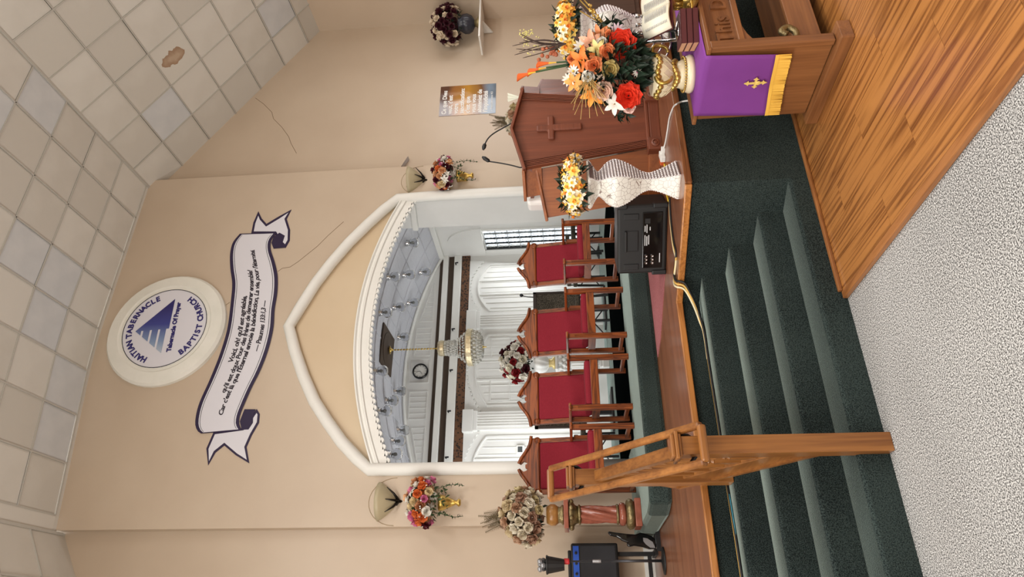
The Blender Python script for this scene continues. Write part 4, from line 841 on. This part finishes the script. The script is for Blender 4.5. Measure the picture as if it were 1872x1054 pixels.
# ================================================================== FLOOR SPEAKER
S1, S2 = Vector((3.06, 4.33)), Vector((2.70, 4.80)); dv = (S2-S1); L = dv.length; rz = math.atan2(-dv.y, -dv.x)   # local x from left (S2) to right (S1)
t = thing('floor_speaker', 'black loudspeaker box with rear connector panel on the stage edge', 'speaker', (S2.x, S2.y, ZS), rz); hh = .40
cab = part('cabinet', MB().prism([(0, 0), (L, 0), (L, hh), (.0, hh)], 0, .3), SPKB, t, bevel=.02)
part('corner_guard', MB().bb(-.012, .03, -.012, .05, 0, .12), BLACK, t, bevel=.01); part('corner_guard', MB().bb(L-.03, L+.012, -.012, .05, 0, .12), BLACK, t, bevel=.01); part('corner_guard', MB().bb(L-.03, L+.012, -.012, .05, hh-.08, hh+.008), BLACK, t, bevel=.01)
hd = part('handle', MB().bb(.2, .38, -.006, .01, .23, .33), BLACK, t, bevel=.01); part('grip', MB().bb(.2, .38, -.022, -.004, .325, .345), SPKB, hd, bevel=.006)
for x in (.06, L-.1): part('foot_plate', MB().bb(x-.02, x+.03, -.008, .004, .23, .35), BLACK, t, bevel=.004)
cp = part('connector_panel', MB().bb(.05, L-.06, -.008, .004, .04, .2), GLOSSB, t, bevel=.006)
for i, x in enumerate((.10, .13, .16)): part('jack', MB().lathe([(.011, 0), (.011, .012), (.006, .012), (.006, .004), (.001, .004)], 12, (x, -.008, .17-.0*i), RY), CHROME, cp); part('jack', MB().lathe([(.011, 0), (.011, .012), (.006, .012), (.006, .004), (.001, .004)], 12, (x, -.008, .12), RY), CHROME, cp)
part('power_socket', MB().bb(.44, .48, -.013, -.008, .14, .18), BLACK, cp); LBL = plain('label_white', (210, 212, 214), .5)
for x0, x1, z in ((.25, .34, .18), (.25, .33, .165), (.26, .34, .15), (.37, .42, .18), (.36, .43, .165), (.38, .41, .14), (.1, .18, .06)): part('printed_label', MB().bb(x0, x1, -.0095, -.008, z-.003, z+.004), LBL, cp)
# ================================================================== STAIR BALUSTRADE
BX = .945
t = thing('stair_balustrade', 'pine stair balustrade with turned balusters, two posts and looped handrail', 'railing', (BX, 3.66, 0)); NY1, NY2 = 3.64, 4.36
for y, z0, z1 in ((NY1, 0, 1.10), (NY2, 4*RISE, 1.68)):
    p = part('newel_post', MB().bb(BX-.05, BX+.05, y-.05, y+.05, z0, z1), PINE['z'], t, bevel=.004, world=True)
    part('post_cap', MB().add(*(lambda b: (b.v, b.f))(MB().box((BX, y, z1+.008), (.125, .125, .018)).box((BX, y, z1+.025), (.15, .15, .02)).box((BX, y, z1+.045), (.12, .12, .02)))), PINE['x'], p, bevel=.005).matrix_local = Matrix.Translation(-Vector(t.location))
sl = (1.60-1.07)/(NY2-NY1); rz_ = lambda y: 1.07+sl*(y-NY1)
part('top_rail', MB().beam((BX, NY1+.05, rz_(NY1+.05)-.03), (BX, NY2-.05, rz_(NY2-.05)-.03), .07, .06), PINE['y'], t, bevel=.008, world=True)
part('stringer', MB().beam((BX-.01, NY1+.03, .40), (BX-.01, NY2+.2, .40+sl*(NY2+.2-NY1)), .03, .17), PINE['y'], t, bevel=.004, world=True)
part('stringer_lip', MB().beam((BX-.03, NY1+.05, .33), (BX-.03, NY2+.2, .33+sl*(NY2+.2-NY1-.02)), .02, .03), PINE['y'], t, world=True)
for i in range(6):
    y = NY1+.12+i*.098; zb = .46+sl*(y-NY1); zt = rz_(y)-.05; Hh = zt-zb
    b = MB().box((BX, y, zb+Hh*.15), (.035, .035, Hh*.3)).box((BX, y, zt-Hh*.1), (.03, .03, Hh*.2))
    b.lathe([(.012, Hh*.29), (.018, Hh*.31), (.012, Hh*.335), (.018, Hh*.36), (.012, Hh*.385), (.018, Hh*.45), (.014, Hh*.6), (.01, Hh*.8)], 12, (BX, y, zb)); part('baluster', b, PINE['z'], t, world=True)
hl = [(BX-.115, 3.50, 1.0), (BX-.115, 4.46, 1.84), (BX+.085, 4.46, 1.84), (BX+.085, 3.50, 1.0)]
for i, (a, c) in enumerate(zip(hl, hl[1:]+hl[:1])): part('handrail', MB().beam(a, c, .04, .046), PINE['y' if i % 2 == 0 else 'x'], t, bevel=.014, world=True)
for y, z in ((3.66, 1.14), (4.36, 1.75)):
    for s, xx in ((-1, BX-.115), (1, BX+.085)): part('rail_bracket', MB().tube([(BX+s*.045, y, z-.12), ((BX+s*.045+xx)/2+s*.005, y, z-.09), (xx, y, z-.03)], [.014, .012, .008], 6), BLACK, t, world=True)
# ================================================================== COMMUNION TABLE
AN = Vector((3.025, 2.765, .026)); AA = R_(1.5)
t = thing('communion_table', 'oak communion table carved THIS DO IN with a purple runner', 'table', AN, AA); W_, LN, HT = .565, 1.7, .795
e = part('end_panel', MB().bb(.0, .045, .0, W_, .08, HT-.02), ALT['z'], t, bevel=.004); part('front_stile', MB().bb(-.012, .05, -.02, .02, .08, HT-.02), ALT['z'], t, bevel=.006)
part('foot', MB().bb(-.05, .09, -.07, W_+.05, 0, .075), ALT['y'], t, bevel=.006); part('end_panel', MB().bb(LN-.045, LN, 0, W_, .08, HT-.02), ALT['z'], t, bevel=.004); part('foot', MB().bb(LN-.09, LN+.05, -.07, W_+.05, 0, .075), ALT['y'], t, bevel=.006)
part('table_top', MB().bb(-.02, LN+.02, -.02, W_+.03, HT-.025, HT), ALT['x'], t, bevel=.006)
fa = part('fascia', MB().bb(.045, LN-.045, .05, .08, .55, HT-.025), ALT['x'], t); part('fascia_moulding', MB().bb(.045, LN-.045, .035, .055, .74, .77), ALT['x'], fa, bevel=.006); part('fascia_moulding', MB().bb(.045, LN-.045, .035, .055, .55, .59), ALT['x'], fa, bevel=.006)
for wd, x0 in (('This', .10), ('Do', .40), ('In', .60), ('Remembrance', .78)):
    tp = text(wd, .135, .008, 0, 'LEFT', 1.05, .002); tp.v = [(p[0]+x0, .048-p[2], .615+p[1]) for p in tp.v]; part('carved_word', tp, ALT['x'], fa)
for s, x0 in ((1, .045), (-1, LN-.045)):
    part('arch_bracket', MB().prism([(x0, .55), (x0+s*.26, .55)]+[(x0+s*(.26-.26*math.sin(a*math.pi/12)), .55-.17*(1-math.cos(a*math.pi/12))) for a in range(1, 7)], .05, .075), ALT['x'], t)
part('lower_shelf', MB().bb(.045, LN-.045, .12, W_-.06, .2, .225), ALT['x'], t); part('lower_rail', MB().bb(.045, LN-.045, .1, .125, .08, .25), ALT['x'], t, bevel=.004)
b = MB().tube(spline([(.07, .06, .37), (.085, .05, .31), (.1, .05, .26), (.16, .05, .25), (.2, .05, .29), (.17, .05, .33), (.14, .05, .3)], 5), [.02]*31, 8); part('scroll_ornament', b, BRONZE, t, smooth=True)
# runner cloth: lies along the top and hangs over the left end
rt = thing('purple_runner', 'purple cloth runner with gold fringe and embroidered cross over table end', 'tablecloth', AN, AA)
y0c, y1c = .02, .50
def clf(i, j):
    y = y0c+(y1c-y0c)*i; q = j
    if q < .5: u = 1-q/.5; return (-.028+LN*.9*u, y, HT+.004+.002*math.sin(u*9+y*8))
    d = (q-.5)/.5; skew = .09*(1-i)*0; return (-.028-.010*math.sin(y*14+1)*d-.012*d*math.sin(y*5), y+.015*d, HT+.004-d*(.41+.05*i))
part('cloth', MB().grid(clf, 16, 24), PURPLE, rt, smooth=True, solid=.003)
b = MB()
for k in range(110):
    i = (k+.5)/110; p = clf(i, 1); y = p[1]; b.add([(p[0]-.002, y-.0026, p[2]+.004), (p[0]-.002, y+.0026, p[2]+.004), (p[0]-.003+random.uniform(-.003, .003), y+.003, p[2]-.075+random.uniform(-.004, .004)), (p[0]-.003, y-.002, p[2]-.075)], [(0, 1, 2, 3)])
part('fringe', b, FRINGE, rt)['kind'] = 'stuff'; part('fringe_band', MB().grid(lambda i, j: (clf(i, .985+.015*j)[0]-.004, clf(i, 1)[1], clf(i, 1)[2]+.016-.02*j), 16, 1), FRINGE, rt)
b = MB(); yc, zc = .235, .475; xx = -.05
arm = [(0, .0), (.007, .007), (.006, .04), (.017, .044), (.008, .052), (0, .068), (-.008, .052), (-.017, .044), (-.006, .04), (-.007, .007)]; sc4 = (1, .62, 1, .62)
for k in range(4): a = k*math.pi/2; b.prism([(yc+p[0]*math.cos(a)-p[1]*math.sin(a), zc+p[0]*math.sin(a)+p[1]*math.cos(a)) for p in [(u, v*sc4[k]) for u, v in arm]], xx, xx+.006, 'yz')
b.ball((xx, yc, zc-.014), .016, 8, 6, (.3, 1, 1)); part('embroidered_cross', b, plain('gold_embroidery', (226, 196, 110), .5), rt)
AT = lambda lx, ly, z: tuple((Matrix.Translation(AN) @ Matrix.Rotation(AA, 4, 'Z') @ Vector((lx, ly, HT+z))))
# books
PAGE = plain('tan_page_edge', (206, 160, 120), .7); COV = plain('maroon_book_cover', (82, 36, 40), .45)
bkp = onZ(1277, 66, HT+.026+.008)
for k in range(3):
    t = thing('hymn_book', 'maroon hymn book with tan page edges, %s of the stack on the runner' % ('bottom', 'middle', 'top')[k], 'book', (bkp.x+.08, bkp.y+.02, AN.z+HT+.008+k*.036), R_(-28)); part('cover', MB().bb(-.105, .105, -.075, .075, 0, .003).bb(-.105, .105, -.075, .075, .031, .034).bb(-.105, .105, -.075, -.072, 0, .034), COV, t); part('pages', MB().bb(-.1035, .102, -.071, .072, .003, .031), PAGE, t)
topz = AN.z+HT+.008+3*.036
bs = Vector((bkp.x+.1, bkp.y+.035, topz)); t = thing('book_stand', 'chrome round-based book stand on top of the maroon books', 'stand', bs); part('base', MB().lathe([(.055, 0), (.055, .006), (.02, .014), (.008, .02)], 24), CHROME, t, smooth=True); part('post', MB().lathe([(.007, .015), (.007, .09)], 10), BLACK, t)
bd = (bs-EYE).dot(FWD); bb = Vector((bs.x+.125, bs.y-.06, topz+.11)); t = thing('open_bible', 'open Bible with pale printed pages tilted on the book stand', 'book', bb, R_(-28))
tl = Matrix.Rotation(R_(38), 4, 'X'); part('cover', MB().bb(-.155, .155, -.11, .12, -.006, 0).xf(tl), COV, t)
for s in (-1, 1): part('page_block', MB().grid(lambda i, j: (s*.15*i, -.105+.22*j, .004+.03*math.sin(math.pi*min(1, i*1.0))*.6+.012*(1-i)), 8, 1).xf(tl), plain('bible_page', (226, 220, 200), .7), t, smooth=True, solid=.012)
b = MB(); 
for s in (-1, 1):
    for c in range(2):
        for k in range(16): x = s*(.035+.055*c); b.box((x, .085-.0115*k, .0365-.006*c), (.045, .005, .0008))
part('printed_lines', b.xf(tl), plain('print_grey', (150, 150, 150), .8), t)['kind'] = 'stuff'
# menorah
mn = onZ(1240, 92, HT+.03); mn = Vector((3.50, 3.10, AN.z+HT+.006)); t = thing('silver_menorah', 'silver seven-branched menorah on the communion table', 'candelabrum', mn, R_(-40)); part('base', MB().lathe([(.07, 0), (.07, .01), (.03, .03), (.012, .05), (.01, .27)], 20), CHROME, t, smooth=True)
for i in range(1, 4): part('branch', MB().tube([(-.055*i*math.cos(a*math.pi/12)*1.0, 0, .27-.055*i*math.sin(a*math.pi/12)) for a in range(13)], .006, 8), CHROME, t, smooth=True)
for i in range(-3, 4): part('candle_cup', MB().lathe([(.006, .26), (.008, .28), (.016, .29), (.008, .3), (.012, .31), (.016, .335), (.013, .335)], 12, (.055*i, 0, 0)), CHROME, t, smooth=True)
# gold pieces at the right
gp = onZ(1262, 8, HT+.03); t = thing('gold_candlestick', 'gold ornate candlestick with scrolled feet behind the books', 'candlestick', (gp.x+.02, gp.y, AN.z+HT+.004)); b = MB().lathe([(.075, 0), (.07, .015), (.05, .03), (.045, .05)], 20)
for k in range(4): a = k*math.pi/2+.4; b.ball((.075*math.cos(a), .075*math.sin(a), .014), .02, 8, 6)
part('foot', b, GOLD, t, smooth=True); b = MB().lathe([(.035, .05), (.035, .1), (.055, .115), (.06, .14), (.03, .15)], 20)
for k in range(10): a = k*math.pi/5; b.tube([(.038*math.cos(a), .038*math.sin(a), .05), (.038*math.cos(a), .038*math.sin(a), .1)], .007, 6)
part('fluted_stem', b, GOLD, t, smooth=True)
op = onZ(1278, 4, HT+.03); t = thing('gilt_tray', 'thin gilt tray lying on the purple runner', 'tray', (op.x+.14, op.y-.02, AN.z+HT+.007), R_(-25)); part('plate', MB().bb(-.13, .13, -.08, .08, 0, .012), GOLD, t, bevel=.004); part('rim', MB().tube([(-.13, -.08, .016), (.13, -.08, .016), (.13, .08, .016), (-.13, .08, .016)], .006, 6, True), GOLD, t)
# urn with the big arrangement
ur = Vector((3.215, 3.13, AN.z+HT+.006)); uD = (Vector((3.215, 3.13, 1.0))-EYE).dot(FWD)
t = thing('gilded_urn', 'ivory quilted urn with gilded garlands on the communion table', 'vase', ur); UZ = 1.0
part('foot', MB().lathe([(.115, 0), (.12, .02), (.11, .045), (.1, .05)], 28), IVORY, t, smooth=True); b = MB()
for k in range(36): a = k*math.pi/18; b.ball((.108*math.cos(a), .108*math.sin(a), .056), .008, 6, 4)
part('bead_ring', b, GOLD, t, smooth=True); part('neck', MB().lathe([(.1, .05), (.085, .08), (.08, .1), (.07, .12)], 28), IVORY, t, smooth=True); b = MB()
for k in range(22): a = k*math.pi/11; b.ball((.082*math.cos(a), .082*math.sin(a), .115+.012*math.sin(3*a)), .02, 7, 5)
part('leaf_garland', b, GOLD, t, smooth=True); part('bowl', MB().lathe([(.07, .12), (.105, .15), (.13, .19), (.135, .23), (.12, .26), (.11, .26)], 32), IVORY, t, smooth=True); b = MB()
for k in range(26): a = k*math.pi/13; b.ball((.13*math.cos(a), .13*math.sin(a), .225+.01*math.sin(5*a)), .02, 7, 5)
for s in (-1, 1): b.tube(spline([(s*.1, -.09, .25), (s*.15, -.1, .24), (s*.165, -.1, .2), (s*.14, -.1, .16), (s*.11, -.09, .15)], 4), .012, 6)
part('gilt_band', b, GOLD, t, smooth=True)
for k in range(14):
    a = k*math.pi/7
    for s in (-1, 1): part('quilt_cord', MB().tube([(.095*math.cos(a), .095*math.sin(a), .135), (.122*math.cos(a+s*.22), .122*math.sin(a+s*.22), .168), (.134*math.cos(a+s*.44), .134*math.sin(a+s*.44), .2)], .0025, 4), IVORY, t)
fl = thing('altar_arrangement', 'large orange, red and peach flower arrangement in the gilded urn', 'flowers', ur+Vector((0, 0, .24))); CORAL, SAL = (232, 66, 40), (236, 150, 96)
VD = (EYE-Vector((3.215, 3.13, 1.25))).normalized()
def af(px, py, kind, c1, c2, size, dz=0.0, tilt=(0, 0, 0)): put(fl, kind, c1, c2, onD(px, py, uD-dz), (VD+Vector(tilt)+rdir()*.15).normalized(), size)
for a in ((1137, 81, 'peony', CORAL, None, .19, .14), (1149, 175, 'peony', CORAL, None, .17, .16), (1110, 95, 'rose', SAL, None, .105, .17), (1086, 119, 'rose', SAL, None, .115, .17), (1115, 126, 'rose', (206, 186, 120), (200, 120, 60), .11, .18), (1103, 166, 'rose', (240, 206, 186), None, .12, .15), (1100, 80, 'rose', WHT, None, .085, .12), (1080, 78, 'lily', (240, 180, 150), YEL, .15, .1), (1096, 65, 'lily', SAL, YEL, .13, .08), (1113, 62, 'rose', SAL, None, .06, .12), (1064, 110, 'lily', (240, 130, 50), YEL, .16, .12), (1092, 90, 'lily', (240, 226, 150), YEL, .12, .14), (1084, 172, 'lily', (246, 150, 50), YEL, .15, .12), (1050, 150, 'lily', (240, 160, 80), YEL, .12, .1), (1075, 140, 'rose', WHT, None, .085, .15), (1045, 108, 'rose', SAL, None, .06, .1), (1040, 145, 'daisy', WHT, YEL, .09, .1), (1048, 130, 'daisy', WHT, YEL, .08, .1), (1062, 85, 'daisy', WHT, YEL, .1, .08), (1124, 190, 'lily', WHT, YEL, .13, .12), (1150, 196, 'rose', (238, 206, 196), None, .08, .12), (1165, 132, 'daisy', WHT, PNK, .06, .16), (1155, 120, 'daisy', (230, 200, 210), PNK, .05, .16), (1128, 56, 'daisy', (210, 190, 200), YEL, .1, .1), (1118, 180, 'rose', (214, 190, 120), None, .08, .1)):
    af(*a)
b = MB()
for k in range(700):
    d = rdir(); p = onD(1118, 125, uD)+Vector((d.x*.2, d.y*.15, d.z*.2)); leafs(b, p, (d+rdir()*.6).normalized(), random.uniform(.06, .12), .05)
for px, py in ((1128, 210), (1145, 208), (1060, 98), (1100, 42), (1118, 40), (1132, 42)):
    for k in range(8): leafs(b, onD(px, py, uD-.05), rdir(), .07, .035)
part('foliage', b, DGREEN, fl, world=True)['kind'] = 'stuff'
for k in range(30):
    a = (1075+random.uniform(-8, 8), 140+random.uniform(-8, 8)); part('straw_stem', MB().tube([onD(1110, 110, uD-.1), onD(*a, uD-.15), onD(1040+random.uniform(0, 70), 185+random.uniform(-25, 35), uD-.2)], .002, 4), STRAW, fl, world=True)
b2 = [((952, 137), (1046, 118)), ((971, 128), (1046, 116)), ((990, 116), (1046, 112))]
for (tx, ty), (bx_, by_) in b2:
    p = onD(tx, ty, uD+.1); q = onD(bx_, by_, uD+.05); d = (p-q).normalized(); part('calla_stem', MB().tube([q, p-d*.1], .006, 6), GREENL, fl, world=True); o = put(fl, 'calla', (226, 104, 44), None, p-d*.115, d, .12)
for k in range(9):
    p = onD(random.uniform(936, 960), 62+k*5.5, uD+.25); q = onD(1035, 80, uD+.15); mid = (p+q)/2+rdir()*.03; part('twig', MB().tube(spline([q, mid, p], 5), [.004]*6+[.003]*4+[.0015], 5), TWIG, fl, world=True)
b = MB(); c = MB()
for k in range(70): b.ball(onD(random.uniform(950, 975), random.uniform(54, 68), uD+.25) if k % 2 else onD(random.uniform(955, 1015), random.uniform(66, 100), uD+.22), .005, 5, 4)
for k in range(16): c.ball(onD(random.uniform(985, 1020), random.uniform(85, 110), uD+.2), .014, 6, 5)
part('yellow_blossoms', b, plain('yellow_blossom', (214, 206, 128), .6), fl, world=True)['kind'] = 'stuff'; part('orange_berries', c, plain('orange_berry', (176, 98, 66), .5), fl, world=True)
b = MB()
for px, py, qx, qy in ((1000, 20, 1115, 52), (1060, 0, 1112, 55), (1068, 0, 1118, 58)): b.tube([onD(px+60 if px < 1050 else px, py, uD), onD(qx, qy, uD-.05)], .004, 5)
for k in range(26): b.ball(onD(1078+k*.9, 12+k*1.4, uD-.02)+rdir()*.012, .009, 6, 4)
part('gold_spray', b, GOLD, fl, world=True)
# ================================================================== STAGE RIGHT BACKGROUND
for i, (px, lab) in enumerate(((16, 'navy chair nearest the corner shelf'), (72, 'navy chair behind the tall twigs'), (122, 'navy chair beside the pulpit wing'))):
    p = onY(1026+ (18 if i == 2 else 8*i), px, 5.9); t = thing('navy_chair', 'rounded navy upholstered '+lab, 'chair', (p.x, p.y, ZS), 0, 'navy chairs'); hgt = p.z-ZS
    part('backrest', MB().bb(-.22, .22, .2, .25, .42, hgt), NAVY, t, bevel=.06); part('seat', MB().bb(-.23, .23, -.22, .22, .4, .48), NAVY, t, bevel=.03)
    for sx in (-1, 1):
        for sy in (-1, 1): part('leg', MB().box((sx*.2, sy*.18, .2), (.025, .025, .4)), BLACK, t)
t = thing('dark_wood_cabinet', 'dark brown panelled wooden cabinet behind the altar items', 'cabinet', (5.6, 4.6, ZS)); DW = wood('dark_walnut', (52, 34, 28), (76, 52, 42), 'z', .4, .7, False)
part('carcass', MB().bb(-.6, .8, -.2, .2, 0, .66), DW, t, bevel=.01)
for k in range(4): part('door_panel', MB().bb(-.58+k*.34, -.27+k*.34, -.215, -.2, .05, .6), DW, t, bevel=.005)
# ================================================================== STAGE LEFT: AMPLIFIER, MICS, GUITAR
t = thing('guitar_amplifier', 'black guitar amplifier with a blue control strip on a stand', 'amplifier', (.62, 7.32, ZS)); BLU = plain('blue_panel', (40, 92, 200), .35)
cb = part('cabinet', MB().bb(-.38, .3, 0, .25, .40, .885), BLACK, t, bevel=.018); part('grille', MB().bb(-.34, .27, -.012, .004, .43, .79), paint('grille_cloth', (40, 41, 45), (48, 49, 53), .8, 5, 500, .5, .002), t); part('control_strip', MB().bb(-.34, .27, -.014, .004, .805, .865), BLU, t)
for k in range(6): part('knob', MB().lathe([(.014, 0), (.014, .014), (.001, .016)], 10, (-.3+k*.1, -.014, .835), RY), BLACK, t)
part('handle', MB().bb(-.2, .24, .08, .16, .885, .92), BLACK, t, bevel=.01)
for x in (-.3, .2):
    part('stand_leg', MB().bb(x-.02, x+.02, .08, .14, 0, .4), BLACK, t); part('stand_foot', MB().bb(x-.03, x+.03, -.08, .24, 0, .03), BLACK, t)
ab = part('crossbar', MB().bb(-.3, .2, .1, .13, .05, .09), BLACK, t)
t = thing('microphone_stand', 'black round-base stand holding a cup of microphones', 'microphone stand', (.69, 6.8, ZS)); part('base', MB().lathe([(.125, 0), (.125, .012), (.06, .022), (.015, .03)], 24), BLACK, t, smooth=True); part('pole', MB().lathe([(.013, .02), (.013, .5), (.009, .5), (.009, .92)], 12), plain('dark_steel', (70, 70, 74), .35, .6), t, smooth=True)
part('clutch', MB().lathe([(.015, .6), (.017, .62), (.015, .68)], 12), SILVER, t); part('red_collar', MB().lathe([(.022, .9), (.028, .91), (.028, .95), (.022, .955)], 14), plain('red_tape', (190, 40, 46), .5), t)
cpv = Vector((.66, 6.8, ZS+.95)); t = thing('microphone_cup', 'black ribbed plastic cup on the microphone stand', 'cup', cpv); b = MB(); pr = [(.045, 0), (.05, .0), (.078, .155), (.085, .16), (.085, .175), (.074, .175), (.046, .01)]
b.add([(r*(1+.03*(k % 2))*math.cos(k*math.pi/14), r*(1+.03*(k % 2))*math.sin(k*math.pi/14), z) for r, z in pr for k in range(28)], [(j*28+k, j*28+(k+1) % 28, (j+1)*28+(k+1) % 28, (j+1)*28+k) for j in range(len(pr)-1) for k in range(28)]+[tuple(range(28))]); part('cup', b, BLACK, t)
for k in range(6):
    a = k*math.pi/3+.3; x, y = .04*math.cos(a), .04*math.sin(a); h = .03*(k % 2); q = thing('handheld_microphone', 'grey ball-head handheld microphone standing in the black cup', 'microphone', cpv+Vector((x, y, .012)), 0, 'microphones in the cup'); part('handle', MB().lathe([(.009, 0), (.015, .15+h), (.018, .16+h)], 10), BLACK, q, smooth=True); part('grille', MB().ball((0, 0, .19+h), .028, 10, 8), SILVER, q, smooth=True); part('band', MB().lathe([(.026, .186+h), (.0295, .19+h), (.026, .194+h)], 14), plain('mic_band', (96, 98, 100), .4, .5), q)
b1 = lambda a, b: (980+a/7.2, 960+b/7.2); GY = 7.05
out = [(940, 90), (960, 80), (1050, 95), (1180, 110), (1300, 120), (1370, 95), (1430, 110), (1520, 140), (1560, 180), (1592, 250), (1575, 312), (1480, 310), (1400, 285), (1290, 265), (1220, 282), (1190, 250), (1200, 225), (1130, 200), (1105, 175), (1060, 150), (970, 130)]
P = [onY(*b1(a, c), GY) for a, c in out]; zb = min(p.z for p in P); gx = sum(p.x for p in P)/len(P)
t = thing('black_guitar', 'glossy black guitar body with silver pickguard beside the dais end', 'guitar', (gx, GY, ZS))
part('body', MB().prism([(p.x-gx, p.z-ZS) for p in P], -.025, .025), GLOSSB, t, bevel=.012)
P2 = [onY(*b1(a, c), GY) for a, c in ((1405, 165), (1460, 175), (1530, 220), (1566, 300), (1500, 296), (1440, 250), (1408, 210))]; part('pickguard', MB().prism([(p.x-gx, p.z-ZS) for p in P2], -.031, -.024), SILVER, t)
part('floor_rest', MB().bb(-.05, .05, -.06, .08, 0, zb-ZS+.02), BLACK, t, bevel=.01); part('floor_rest', MB().bb(-.12, .12, -.1, -.07, 0, .04), BLACK, t)
# ================================================================== CABLES AND SMALL THINGS ON THE STAGE
def cable(pts, r, col, name, label, group=None):
    solo(name, MB().tube(spline(pts, 6), r, 7), plain('cable_%d_%d_%d' % col, col, .5), label, 'cable', group, smooth=True)
Z_ = ZS+.006
pw_ = [onZ(1224, 367, Z_), onZ(1226, 400, Z_), onZ(1229, 430, Z_), onZ(1232, 450, Z_), onZ(1236, 470, Z_)]
for k, (r, col, lab) in enumerate(((.008, (226, 216, 180), 'cream cable hanging over the stage edge beside the loudspeaker'), (.008, (216, 174, 90), 'yellow cable hanging over the stage edge beside the loudspeaker'), (.009, (22, 22, 24), 'black cable hanging over the stage edge beside the loudspeaker'))):
    o = Vector((.018*(k-1), -.018*(k-1), 0)); e0 = [p+o for p in pw_]
    yv = Y5-.05-.012*k
    e0 += [Vector((2.43+.02*k, 4.45-.02*k, ZS+.012)), Vector((2.345+.012*k, 4.385-.025*k, ZS+.016)), Vector((2.305+.012*k, 4.365-.025*k, ZS-.04)), Vector((2.2+.02*k, yv-.06, ZS-.1)), Vector((2.1+.02*k, yv, ZS-.14)), Vector((2.0, yv, 4*RISE+.012)), Vector((1.8, yv+.01, 4*RISE+.01))]
    if k > 0: e0 += [Vector((1.3, yv, 4*RISE+.009)), Vector((.9, yv+.01, 4*RISE+.009)), Vector((.5, yv-.005*k, 4*RISE+.009)), Vector((.0, yv, 4*RISE+.009))]
    cable(e0, r, col, 'cable', lab)
cable([Vector((0.85, Y5-.075, 4*RISE+.008)), Vector((.6, Y5-.085, 4*RISE+.008)), Vector((.3, Y5-.08, 4*RISE+.008)), Vector((.05, Y5-.09, 4*RISE+.008))], .004, (60, 140, 160), 'cable', 'thin teal cable lying along the top step')
ad = onZ(1215, 285, ZS); cable([Vector((ad.x, ad.y, Z_+.02)), onZ(1216, 262, Z_), onZ(1220, 240, Z_), onZ(1224, 215, Z_), onZ(1231, 196, Z_), onZ(1237, 190, Z_+.02), onY(1246, 186, Y1-.04), onY(1258, 184, 3.5), onY(1268, 184, 3.42), onY(1276, 184, 3.36)], .006, (232, 232, 230), 'cable', 'white extension cable from the adapter to the communion table')
t = thing('plug_adapter', 'white and orange plug adapter lying before the pulpit base', 'adapter', (ad.x, ad.y, ZS), .4); part('white_block', MB().bb(-.06, .05, -.025, .025, 0, .04), plain('white_plug', (236, 236, 232), .4), t, bevel=.006); part('orange_block', MB().bb(-.03, .03, .03, .07, 0, .035), plain('orange_plug', (206, 92, 40), .4), t, bevel=.004); part('prong_body', MB().bb(-.015, .025, -.075, -.02, 0, .03), plain('white_plug', (236, 236, 232), .4), t, bevel=.004)
cable([Vector((ad.x-.06, ad.y+.02, Z_)), Vector((ad.x-.16, ad.y+.06, Z_)), Vector((ad.x-.24, ad.y+.12, Z_)), Vector((3.05, 4.28, Z_))], .007, (230, 196, 60), 'cable', 'yellow cable from the adapter towards the loudspeaker')
pm = [onZ(1183, 494, ZS), onZ(1213, 494, ZS), onZ(1191, 584, ZS), onZ(1180, 540, ZS)]; a, b_, c, d = [(p.x, p.y) for p in pm]
solo('pink_mat', MB().prism([(2.72, 5.78), (2.35, 5.78), b_ and (2.40, 5.5), (2.72, 4.86), (3.2, 4.9), (3.6, 5.78)], ZS+.0005, ZS+.005, 'xy'), PINK, 'dusty pink carpet mat on the stage beside the loudspeaker', 'mat')
